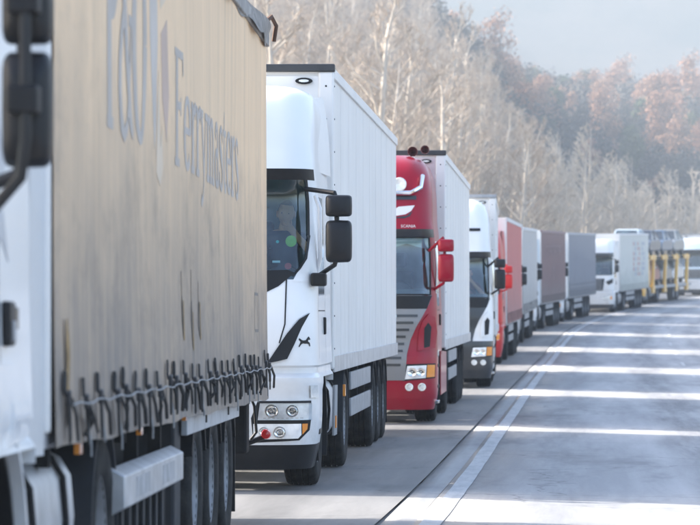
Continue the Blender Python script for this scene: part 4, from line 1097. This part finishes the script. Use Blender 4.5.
# rear: outline lamp on its rubber arm, lamp cluster, bent tie-down rod
lp = MB().tube([(1.0,f1+13.55,.55),(1.12,f1+13.6,.56),(1.27,f1+13.62,.62)], .022, 7).build('outline_lamp', BLACK, T1, smooth=True)
MB().lathe([(0,-.035),(.035,-.03),(.04,0),(.035,.03),(0,.035)], (1.285,f1+13.6,.64), (0,1,0), 12).build('lamp_lens', REDLENS, lp, smooth=True)
MB().tube([(1.05,f1+13.4,.92),(1.17,f1+13.5,.93),(1.2,f1+13.5,.86),(1.215,f1+13.5,.66),(1.17,f1+13.5,.6)], .012, 6).build('tie_rod', BLACK, T1, smooth=True)
MB().lathe([(0,-.12),(.1,-.12),(.11,.0),(.1,.12),(0,.12)], (1.02,f1+13.35,.76), (1,0,0), 14).build('air_canister', CHASSIS, T1, smooth=True)
MB().box(.7,1.16,f1+13.2,f1+13.5,.5,.98).build('lamp_board', CHASSIS, T1, bevel=.02)
# crumpled roof tarpaulin at the rear corner
m = MB(); rr = random.Random(3)
m.sheet(lambda u, v: (1.31+.03*math.sin(u*9+v*2)+.01*v, f1+9.0+4.62*u, 3.83-.17*v-.02*math.sin(u*23)*v), [k/30 for k in range(31)], [0,.5,1])
m.build('roof_tarpaulin', pm('weathered_grey_tarp', (.24,.22,.2), .85, 0, .35, 9, .5, 40), B1, smooth=True, fix=False)
MB().tube([(1.27,f1+13.3,3.82),(1.33,f1+13.5,3.9),(1.36,f1+13.62,3.84),(1.34,f1+13.66,3.72)], .018, 6).build('roof_cord', pm('brown_cord', (.09,.05,.035), .9), B1, smooth=True)

# ======== 2: white lorry with the driver in view
loc, rot = place(333, 33.0, 397, 46.6, 1.24)
T2 = empty('articulated_lorry', loc, rot)
tag(T2, 'white lorry with its driver visible, black air blade, white box trailer with dark top rail', 'lorry', 'lorries queuing on the hard shoulder')
c2 = std_cab(T2, WHITE, BLACK, WHITE, LV_T2, lamp=False, visor=(2.8,2.9), visor_mat=BLACK, grille=None, sides=(-1,), seat=False, seal=False, screen=GLASS_CLEAR)
interior(c2, T2, 1.95, .86)
mirror(c2.cab, MIRROR_BLACK, 1.34, 1.58, .12, (2.05,2.43,2.46,2.655), (1.2,.45,1.9), (1.14,.40,2.72))
MB().box(1.2,1.34,.2,.34,1.84,1.96).build('mirror_foot', BLACK, c2.cab, bevel=.02)
F2 = c2.front
for s in (1, -1):
    f = lambda x, z, o, s=s: (s*F2(x, z, o)[0], *F2(x, z, o)[1:])
    patch([(.70,.44),(1.10,.46),(1.185,.55),(1.20,.66),(1.20,.815),(.74,.815),(.68,.66)], f, .004, 'lamp_surround', BLACK, c2.cab)
    up = patch([(.74,.645),(1.18,.645),(1.18,.795),(.76,.795)], f, .012, 'headlight', REFLECTOR, c2.cab)
    lo = patch([(.70,.47),(1.09,.478),(1.118,.51),(1.118,.61),(.70,.61)], f, .012, 'headlight', REFLECTOR, c2.cab)
    patch([(1.125,.512),(1.165,.56),(1.17,.61),(1.125,.61)], f, .014, 'indicator', AMBER, c2.cab)
    for hx, hz_, hr, par in ((.86,.725,.055,up),(1.04,.725,.05,up),(.79,.54,.04,lo),(.93,.535,.05,lo)):
        p0 = f(hx, hz_, .016)
        m = MB().lathe([(hr*1.12,.0),(hr*1.1,.014),(hr*.95,.014),(hr*.8,.004),(hr*.35,.0),(0,.002)], p0, (s*.25,-1,0), 20); m.build('lamp_ring', CHROME, par, smooth=True)
        MB().lathe([(hr*.55,.004),(hr*.5,.02),(hr*.3,.03),(0,.033)], p0, (s*.25,-1,0), 16).build('bulb_lens', LENS, par, smooth=True)
    for k in range(9): patch([(.79+k*.04,.655),(.812+k*.04,.655),(.812+k*.04,.668),(.79+k*.04,.668)], f, .018, 'day_running_led', LAMPWHITE, up)
    patch([(.74,.645),(1.18,.645),(1.18,.795),(.76,.795)], f, .05, 'lamp_cover', LENS, up, back=.012)
    # air blade, grille wing, bumper corner reflector
    patch([(1.185,1.60),(1.10,1.545),(1.0,1.42),(.9,1.27),(.82,1.15),(.92,1.17),(1.0,1.19),(1.06,1.32),(1.12,1.47)], f, .012, 'air_blade', BLACK, c2.cab)
    patch([(.62,1.5),(.79,1.42),(.74,1.28),(.70,1.18),(.62,1.12)], f, .01, 'grille_wing', BLACK, c2.cab)
    m = MB(); ribbon(m, [(.99,1.92),(.985,1.7),(.98,1.5),(.93,1.33)], .012, f, .004, .08); m.build('panel_gap', BLACK, c2.cab, fix=False)
    patch([(1.19,.84),(1.245,.84),(1.245,.95),(1.19,.95)], f, .02, 'corner_lamp', LAMPWHITE, c2.cab)
    # body-coloured corners round off the glass; black band below
    patch([(1.04,1.88),(1.18,1.88),(1.18,2.2),(1.15,2.09),(1.10,2.0)], f, .006, 'screen_corner', WHITE, c2.cab)
    m = MB(); ribbon(m, [(1.17,2.3),(1.15,2.09),(1.10,2.0),(1.04,1.93)], .02, f, .009, .05); ribbon(m, [(1.165,2.3),(1.155,2.6),(1.14,2.8)], .02, f, .0092, .08); m.build('windscreen_seal', BLACK, c2.cab, fix=False)
ap = [(.5,1.71),(.75,1.755),(.92,1.84),(1.06,1.96),(1.0,1.985),(.5,1.975)]
patch(ap+[(-x,z) for x,z in ap[::-1]], F2, .005, 'screen_apron', BLACK, c2.cab)
patch([(-.6,1.1),(.6,1.1),(.66,1.5),(.62,1.68),(-.62,1.68),(-.66,1.5)], F2, .01, 'grille', BLACK, c2.cab)
for k in range(5):
    m = MB(); ribbon(m, [(-.58,1.17+k*.11),(.58,1.17+k*.11)], .03, F2, .018, .1); m.build('grille_slat', CHASSIS, c2.cab, fix=False)
# galloping horse emblem on the corner panel
hx, hz0, hs = 1.15, 1.33, .05
horse = [(1.05,.6),(.88,.86),(.76,1.02),(.5,.78),(.25,.46),(-.3,.4),(-.62,.5),(-1.05,.78),(-1.15,.52),(-.78,.2),(-.95,-.1),(-1.2,-.55),(-1.05,-.62),(-.7,-.2),(-.35,-.04),(.1,-.1),(.32,-.08),(.78,-.14),(.92,-.52),(1.05,-.48),(.95,.04),(.62,.24),(.64,.46),(.8,.54),(.95,.48)]
patch([(hx+u*hs*.85, hz0+v*hs*1.15) for u, v in horse], F2, .005, 'horse_emblem', BLACK, c2.cab, back=.001)
# stickers and lamps seen through the screen
patch(ell(1.02,2.245,.048,.052), F2, -.006, 'green_sticker', GREEN, c2.cab, back=-.009)
patch(ell(1.0,2.02,.03,.03,12), F2, -.006, 'red_sticker', REDSTICK, c2.cab, back=-.009)
patch(ell(.9,2.24,.014,.014,8), F2, -.004, 'toll_box', pm('teal_plastic', (.05,.5,.45), .4), c2.cab, back=-.02)
patch([(.86,2.05),(.93,2.05),(.93,2.07),(.86,2.07)], F2, -.004, 'paper', WHITE_MATT, c2.cab, back=-.01)
# wipers, roof fin, side skirt, cab steps, grab handle
MB().tube([F2(.2,1.9,.03), F2(.75,2.0,.03)], .012, 5).build('wiper', BLACK, c2.cab)
MB().box(.53,.545,.5,.56,3.0,3.3).build('roof_aerial', BLACK, c2.cab)
for s in (1, -1):
    m = MB().sheet(lambda u, v: (s*(1.15+.10*u**.6-.07*v*v), .52+1.66*u+.32*v*v*(1-u), 2.90+.66*v+.10*u*v), [k/8 for k in range(9)], [k/6 for k in range(7)])
    m.sheet(lambda u, v: (s*(1.12+.10*u**.6-.07*v*v), .54+1.66*u+.32*v*v*(1-u), 2.90+.66*v+.10*u*v), [k/8 for k in range(9)], [k/6 for k in range(7)])
    m.build('roof_fin', WHITE, c2.cab, smooth=True)
MB().tube([(1.235,.46,1.95),(1.27,.44,2.1),(1.265,.44,2.55),(1.225,.46,2.66)], .02, 8).build('grab_handle', WHITE, c2.cab, smooth=True)
B2 = box_trailer(T2, 2.7, WHITE_MATT, 1.24)
small_text('2', .16, lambda u, v: (1.175+u, 2.665, 1.93+v), 'lettering', BLACK, B2)
trailer_under(T2, 2.7, 1.2)
m = MB()
for k in range(8): m.tube([(1.262,2.42+.05*k,.42),(1.268,2.42+.05*k,.9)], .014, 5)
m.build('side_skirt', STEEL, T2, smooth=True)
for y, z in ((2.5,.55),(3.9,.82)): MB().box(1.262,1.29,y-.03,y+.03,z-.06,z+.06).build('side_marker', AMBER, T2, bevel=.006)
person(T2, .90, 1.08, 1.80, 'person', 'driver with short dark hair and hand at chin behind the white lorry windscreen', (.03,.04,.06), (.05,.042,.038))

# ======== 3 and 4: the red and the white lorry with the sweeping front corners
def sweep_cab(root, body, bumper, grille, mirror_mat, lower):
    c = std_cab(root, body, lower, bumper, LV_SCAN, ws=(1.84,2.66), win=(1.68,2.6), bl=.36, bt=.96, visor=(2.66,2.78), visor_mat=CHARCOAL, lamp=False, grille=None, sides=(), defl=True)
    F = c.front
    rt_ = [(.80,.62),(.815,.8),(.83,1.0),(.88,1.2),(.96,1.38),(1.05,1.54),(1.13,1.7),(1.17,1.83)]
    poly = [(-x, z) for x, z in rt_][::-1]
    g = patch(rt_ + poly, F, .012, 'grille', grille, c.cab)
    patch([(1.10,1.64),(1.165,1.825),(-1.165,1.825),(-1.10,1.64)], F, .02, 'grille_top', BLACK, g)
    for z, xx in ((1.54,.98),(1.44,.92),(1.34,.86),(1.24,.81),(1.14,.79),(1.04,.77),(.94,.75),(.84,.74)):
        m = MB(); ribbon(m, [(-xx,z),(xx,z)], .034, F, .022, .1); m.build('grille_slat', CHARCOAL, g, fix=False)
    patch([(.60,1.52),(.68,1.52),(.68,1.55),(.60,1.55)], F, .03, 'badge', CHROME, g)
    for s in (1, -1):
        f = lambda x, z, o, s=s: (s*F(x, z, o)[0], *F(x, z, o)[1:])
        patch([(.98,1.04),(1.2,1.08),(1.225,1.3),(1.2,1.52),(1.12,1.56),(1.04,1.46),(.99,1.28)], f, .03, 'corner_panel', body, c.cab)
        patch([(1.06,1.08),(1.13,1.1),(1.15,1.38),(1.11,1.44),(1.06,1.36)], f, .035, 'air_intake', BLACK, c.cab)
        patch([(.77,.61),(1.215,.65),(1.222,.86),(.82,.85)], f, .006, 'lamp_surround', BLACK, c.cab)
        h = patch([(.80,.635),(1.09,.655),(1.10,.835),(.835,.825)], f, .014, 'headlight', REFLECTOR, c.cab)
        patch([(1.10,.66),(1.205,.67),(1.21,.84),(1.11,.84)], f, .016, 'indicator', AMBER, c.cab)
        for hx_, hr in ((.90,.06),(1.02,.055)):
            MB().lathe([(hr*1.12,.0),(hr*1.08,.014),(hr*.85,.008),(hr*.3,.0),(0,.004)], f(hx_,.74,.02), (s*.25,-1,0), 18).build('lamp_ring', CHROME, h, smooth=True)
        for hx_ in (.86, 1.04):
            o = MB().lathe([(.06,-.01),(.058,.012),(.045,.016),(.035,.004),(0,.008)], f(hx_,.525,.004), (s*.2,-1,0), 16).build('fog_lamp', LAMPWHITE, c.cab, smooth=True)
        m = MB(); ribbon(m, [(-1.15,.42),(1.15,.42)], .012, F, .004, .1)
        mirror(c.cab, mirror_mat, 1.27, 1.50, .12, (2.02,2.42,2.45,2.63), (1.18,.42,1.9), (1.12,.40,2.46), s)
        MB().box(min(s*1.1,s*1.27), max(s*1.1,s*1.27), .44, .8, .28, .33).build('step', CHROME, c.cab, bevel=.01)
        patch([(.45,.95),(.8,.97),(.8,1.05),(.45,1.05)], lambda y, z, o, s=s: (s*c.side(y,z,o)[0], y, z), .01, 'chrome_strip', CHROME, c.cab)
        # side skirt between the axles
        MB().prism([(2.0,.36),(4.3,.36),(4.35,.98),(1.98,1.02)], 'x', min(s*1.21,s*1.245), max(s*1.21,s*1.245)).build('side_skirt', body, root, bevel=.01)
        MB().tube([(s*1.236,.42,1.86),(s*1.25,.41,2.2),(s*1.225,.43,2.6)], .022, 7).build('pillar_strip', CHROME, c.cab, smooth=True)
    return c
loc, rot = place(445, 51.0, 470, 64.6, 1.28)
T3 = empty('articulated_lorry', loc, rot)
tag(T3, 'dark red lorry with air horns, chrome roof bar and red mirrors pulling a white box', 'lorry', 'lorries queuing on the hard shoulder')
c3 = sweep_cab(T3, RED, RED, paint('dull_grille_grey', (.19,.195,.205), .3), RED, RED)
HORN = pm('dark_copper_horn', (.22,.09,.09), .25, .85, .2, 9)
rb_ = MB().tube([c3.front(-1.0,3.55,.05), c3.front(-.98,3.38,.07), c3.front(-.86,3.30,.08), c3.front(0,3.29,.09), c3.front(.86,3.30,.08), c3.front(.98,3.38,.07), c3.front(1.0,3.55,.05)], .035, 8).build('roof_bar', CHROME, c3.cab, smooth=True)
for x in (-.7, -.25, .25, .7):
    o = MB().lathe([(.0,.1),(.07,.07),(.1,.0),(.1,-.02),(.085,-.03),(0,-.015)], c3.front(x,3.42,.12), (0,1,0), 18).build('spot_lamp', LAMPWHITE, rb_, smooth=True)
patch([(-.95,3.2),(.95,3.2),(.95,3.26),(-.95,3.26)], c3.front, .012, 'roof_strip', CHARCOAL, c3.cab)
for s in (1, -1):
    f = lambda x, z, o, s=s: (s*c3.front(x, z, o)[0], *c3.front(x, z, o)[1:])
    patch([(.58,3.02),(.70,3.1),(.93,3.12),(.88,3.04),(.80,2.99),(.62,2.96)], f, .006, 'wing_emblem', WHITE, c3.cab)
    patch([(.60,2.94),(.82,2.97),(.9,3.04),(.86,2.96),(.78,2.93)], f, .007, 'wing_emblem', CHARCOAL, c3.cab)
    hn = MB().lathe([(.0,.42),(.02,.42),(.022,.2),(.035,.08),(.075,.0),(.07,.0),(.0,.12)], (s*.86,1.25,3.93), (0,1,0), 18).build('air_horn', HORN, c3.cab, smooth=True)
    MB().lathe([(.0,.3),(.018,.3),(.02,.15),(.032,.06),(.065,.0),(.06,.0),(.0,.1)], (s*1.03,1.5,3.97), (0,1,0), 16).build('air_horn', HORN, c3.cab, smooth=True)
    MB().tube([(s*.86,1.4,3.93),(s*.86,1.4,3.8)], .015, 6).build('horn_bracket', CHROME, hn)
small_text('SCANIA', .06, lambda u, v: c3.front(.84+u, 2.80+v, .008), 'lettering', WHITE_MATT, c3.cab)
pel = [(-1.08+.27*k, 2.64-(.07 if k % 2 else .15)) for k in range(9)]
patch([(1.08,2.65),(-1.08,2.65)]+pel, c3.front, -.05, 'pelmet', pm('pale_pelmet', (.5,.55,.58), .9), c3.cab, back=-.06)
PINKW = pm('red_tinged_white_panel', (.62,.5,.5), .35, 0, .2, 2.5, 0, 9)
B3 = box_trailer(T3, 2.7, WHITE_MATT, 1.28, front_mat=PINKW); trailer_under(T3, 2.7, 1.25)
loc, rot = place(495.5, 71.7, 498.5, 85.3, 1.28)
T4 = empty('articulated_lorry', loc, rot)
tag(T4, 'white lorry with charcoal bumper and grille, black mirrors, behind the dark red lorry', 'lorry', 'lorries queuing on the hard shoulder')
c4 = sweep_cab(T4, WHITE, CHARCOAL, CHARCOAL, MIRROR_BLACK, CHARCOAL)
patch([(.45,3.2),(.98,3.2),(.98,3.26),(.45,3.26)], c4.front, .012, 'roof_slot', BLACK, c4.cab)
B4 = box_trailer(T4, 2.7, WHITE_MATT, 1.28, rail=STEEL); trailer_under(T4, 2.7, 1.25)
person(T4, .72, 1.3, 1.62, 'person', 'driver in a reddish top inside the white lorry with charcoal bumper', (.2,.06,.05), (.04,.03,.025))

# ======== 5 to 9: the lorries further down the queue
Q = 'lorries queuing on the hard shoulder'
loc, rot = place(506.5, 94, 521.5, 107.6)
T5 = empty('articulated_lorry', loc, rot); tag(T5, 'bright red lorry with red mirrors and faded pink-red curtain trailer', 'lorry', Q)
c5 = std_cab(T5, RED2, RED2, RED2, mirror_mat=RED2)
PINK = curtain_mat('faded_red_tarpaulin', (.50,.13,.12), (.36,.15,.14), 1.3, 2.6, .3, .2)
B5, cur5, s5 = curtain_trailer(T5, 2.7, PINK, seed=7, buckles=18, detail=0, frame=pm('pale_rail', (.6,.6,.6), .5)); trailer_under(T5, 2.7, 1.22)
loc, rot = place(522.5, 116, 537, 129.6)
T6 = empty('articulated_lorry', loc, rot); tag(T6, 'lorry with light grey curtain trailer between the red and the maroon trailers', 'lorry', Q)
std_cab(T6, SILVER, CHARCOAL, SILVER)
GREYC = curtain_mat('light_grey_tarpaulin', (.46,.45,.44), (.33,.32,.31), 1.2, 2.2, .3, .2)
B6, cur6, s6 = curtain_trailer(T6, 2.7, GREYC, seed=9, buckles=18, detail=0, frame=pm('pale_rail', (.6,.6,.6), .5)); trailer_under(T6, 2.7, 1.22)
loc, rot = place(541, 136, 565.5, 149.6)
T7 = empty('articulated_lorry', loc, rot); tag(T7, 'lorry with dull maroon curtain trailer bearing faint pale lettering', 'lorry', Q)
std_cab(T7, PALEBLUE, CHARCOAL, WHITE)
MAROON = curtain_mat('maroon_tarpaulin', (.15,.075,.08), (.14,.1,.1), 1.2, 2.0, .3, .15)
B7, cur7, s7 = curtain_trailer(T7, 2.7, MAROON, seed=10, buckles=18, detail=0, frame=pm('maroon_rail', (.2,.12,.13), .5)); trailer_under(T7, 2.7, 1.22)
FAINT = pm('faint_print', (.27,.2,.2), .7)
for k in range(9):
    m = MB(); on7 = lambda u, v, o: (s7(2.7+u, v)[0]+o, 2.7+u, v)
    u = 2.6+k*.95; ribbon(m, [(u,2.95),(u,3.35),(u+.35,3.35),(u+.35,3.15),(u,3.15)][:3+(k % 3)], .12, on7, .012, .4); m.build('faint_print', FAINT, cur7, fix=False)
m = MB(); ribbon(m, arc(6.5,2.25,.25,.25,0,360,12), .12, on7, .012, .4); m.build('faint_print', FAINT, cur7, fix=False)
loc, rot = place(568.5, 154, 596, 167.6)
T8 = empty('articulated_lorry', loc, rot); tag(T8, 'lorry with plain blue-grey curtain trailer and white cab behind the maroon trailer', 'lorry', Q)
std_cab(T8, WHITE, CHARCOAL, WHITE)
BLUEG = curtain_mat('blue_grey_tarpaulin', (.17,.185,.225), (.15,.155,.175), 1.2, 2.0, .25, .15)
B8, cur8, s8 = curtain_trailer(T8, 2.7, BLUEG, seed=12, buckles=18, detail=0, frame=pm('blue_rail', (.3,.32,.36), .5)); trailer_under(T8, 2.7, 1.22)
for zz in (1.42, 1.62):
    m = MB(); ribbon(m, [(.3,zz),(13.2,zz)], .05, lambda u, v, o: (s8(2.7+u, v)[0]+o, 2.7+u, v), .008, .3); m.build('reflective_line', pm('grey_line', (.09,.1,.12), .6), cur8, fix=False)
loc, rot = place(620, 174.5, 649, 188.1)
T9 = empty('articulated_lorry', loc, rot); tag(T9, 'white lorry, pale trailer with faint red and blue print, before the car transporter', 'lorry', Q)
c9 = std_cab(T9, WHITE, CHARCOAL, WHITE, visor=(2.8,3.02), visor_mat=CHARCOAL)
PALEG = curtain_mat('pale_green_grey_tarpaulin', (.52,.53,.50), (.42,.44,.4), 1.2, 2.2, .2, .12)
B9, cur9, s9 = curtain_trailer(T9, 2.7, PALEG, seed=14, detail=0, amp=.006, frame=pm('pale_rail', (.6,.6,.6), .5), buckles=16); trailer_under(T9, 2.7, 1.22)
PR, PB = pm('faded_red_column', (.5,.22,.2), .7), pm('faded_blue_column', (.28,.33,.45), .7)
for k, u in enumerate((6.2, 7.0, 8.2, 9.0, 10.4, 11.2)):
    on9 = lambda u_, v, o: (s9(2.7+u_, v)[0]+o, 2.7+u_, v)
    for q in range(7):
        if (k*3+q) % 5 == 0: continue
        m = MB(); ribbon(m, [(u, 1.75+q*.27), (u+.02, 1.93+q*.27)], .34, on9, .012, .3); m.build('printed_block', PR if k in (0,2,3) else PB, cur9, fix=False)
# air horns of the cab intakes and belt line of lorry 9
for s in (1, -1):
    f = lambda x, z, o, s=s: (s*c9.front(x, z, o)[0], *c9.front(x, z, o)[1:])
    patch([(.85,1.55),(1.2,1.72),(1.2,1.5),(1.0,1.4)], f, .014, 'air_intake', BLACK, c9.cab)

# ======== 10: car transporter and its cars
loc, rot = place(652, 196, 699, 213)
T10 = empty('car_transporter', loc, rot); tag(T10, 'yellow two-deck car transporter loaded with cars near the end of the queue', 'car transporter')
std_cab(T10, ORANGE, CHARCOAL, ORANGE, levels=[l for l in LV_HIGH if l[0] < 2.9]+[(2.95,1.1,.5,.3,.4,.15),(3.0,.9,.8,.3,.4,.2)], visor=None, defl=False)
trailer_under(T10, 4.0, 1.2, guard=None, rail_z=.86, axles=(6.8,8.2))
fr = MB()
for s in (-1, 1):
    fr.box(s*1.2-.05, s*1.2+.05, 3.2, 17.5, .82, 1.0)
fr.box(-1.15, 1.15, 3.2, 17.5, .88, .93); fr.build('lower_deck', STEEL, T10)
up = MB()
for s in (-1, 1): up.box(s*1.2-.05, s*1.2+.03, .3, 17.6, 2.52, 2.66)
up.box(-1.15, 1.15, .3, 17.6, 2.56, 2.62); up.build('upper_deck', CHASSIS, T10)
for y, dy in ((3.3,.45),(7.4,.6),(11.6,.6),(15.6,.5)):
    for s in (-1, 1):
        MB().bar((s*1.215, y, .84), (s*1.215, y+dy, 2.75), .16, .34, (0,1,0)).build('post', ORANGE, T10, bevel=.02)
        MB().box(s*1.2-.06, s*1.2+.07, y-.9, y+1.1, 2.48, 2.74).build('deck_bracket', ORANGE, T10, bevel=.02)
        MB().box(s*1.2-.08, s*1.2+.09, y-.3, y+.5, .55, 1.0).build('post_foot', ORANGE, T10, bevel=.02)
def car(x, y, z, L, H, mat, label, rz=0.0, hatch=True):
    o = empty('car', (0,0,0)); W = .86
    prof = [(0,.42),(.02,.62),(.12,.78),(.9,.92),(L*.82,.98),(L-.08,.9),(L,.7),(L,.4),(L-.3,.28),(.3,.26)]
    body = MB().prism(prof, 'x', -W, W).build('body', mat, o, bevel=.09, seg=3)
    a, b, c_, d = 1.0, 1.75, L*.72 if hatch else L*.66, L*.93 if hatch else L*.82
    gl = MB().add([(-.78,a,.93),(.78,a,.93),(.78,d,.96),(-.78,d,.96),(-.6,b,H-.05),(.6,b,H-.05),(.6,c_,H-.04),(-.6,c_,H-.04)], [(0,1,5,4),(1,2,6,5),(2,3,7,6),(3,0,4,7)]).build('windows', GLASS_DARK, o)
    MB().add([(-.63,b-.06,H-.06),(.63,b-.06,H-.06),(.64,c_+.08,H-.05),(-.64,c_+.08,H-.05),(-.55,b+.1,H),(.55,b+.1,H),(.55,c_-.1,H),(-.55,c_-.1,H)], [(0,1,5,4),(1,2,6,5),(2,3,7,6),(3,0,4,7),(4,5,6,7),(3,2,1,0)]).build('roof', mat, o, bevel=.02)
    for s in (-1, 1):
        for p, q in (((s*.79,a,.92),(s*.61,b,H-.04)),((s*.79,(a+d)/2+.1,.94),(s*.61,(b+c_)/2,H-.04)),((s*.79,d,.95),(s*.61,c_,H-.04))): MB().bar(p, q, .06, .07).build('pillar', mat, o)
        MB().prism(ell(s*.62,.66,.17,.08,12), 'y', .0, .1).build('headlight', LAMPWHITE, o)
        MB().box(s*.95-.07, s*.95+.07, 1.1, 1.2, .92, 1.04).build('mirror', mat, o, bevel=.02)
        for yy in (.75, L-.75):
            e = empty('wheel', (s*.76, yy, .31), (0,0,0 if s > 0 else PI), o); e.scale = (.6,.62,.62); mobj('tyre', WHEEL['tyre'], e); mobj('rim', WHEEL['rim'], e)
    MB().box(-.5,.5,-.02,.06,.42,.6).build('grille', BLACK, o, bevel=.02)
    o.matrix_basis = T10.matrix_basis.copy() @ Matrix.Translation((x, y, z)) @ Matrix.Rotation(rz, 4, 'Z')
    tag(o, label, 'car', 'cars on the transporter'); return o
CW, CD, CB, CS, CR = paint('car_white', (.75,.76,.77), .05), paint('car_navy', (.03,.05,.09), .05), paint('car_blue', (.05,.1,.18), .05), paint('car_silver', (.2,.22,.24), .05), paint('car_red', (.3,.03,.04), .05)
car(0, .1, 2.72, 4.1, 1.55, PALEBLUE, 'pale blue car at the front of the transporter upper deck, over the cab')
car(0, 4.5, 2.72, 4.0, 1.5, CD, 'dark navy car second on the transporter upper deck')
car(0, 8.8, 2.72, 4.1, 1.5, CB, 'blue car third on the transporter upper deck')
car(0, 13.2, 2.72, 4.2, 1.52, CS, 'silver car at the rear of the transporter upper deck')
car(0, 4.2, 1.0, 4.0, 1.45, CR, 'dark red car at the front of the transporter lower deck')
car(0, 8.5, 1.0, 4.0, 1.45, CS, 'silver car in the middle of the transporter lower deck')
car(0, 12.8, 1.0, 4.2, 1.45, CW, 'white car at the rear of the transporter lower deck')
# ======== 11: last one in view
loc, rot = place(721, 222, 767, 235.6)
T11 = empty('articulated_lorry', loc, rot); tag(T11, 'pale blue-white lorry cut by the picture edge behind the car transporter', 'lorry', Q)
std_cab(T11, PALEBLUE, CHARCOAL, WHITE, visor=(2.8,3.0), visor_mat=CHARCOAL)
B11 = box_trailer(T11, 2.7, WHITE_MATT, 1.28, rail=STEEL, rivets=False); trailer_under(T11, 2.7, 1.25)
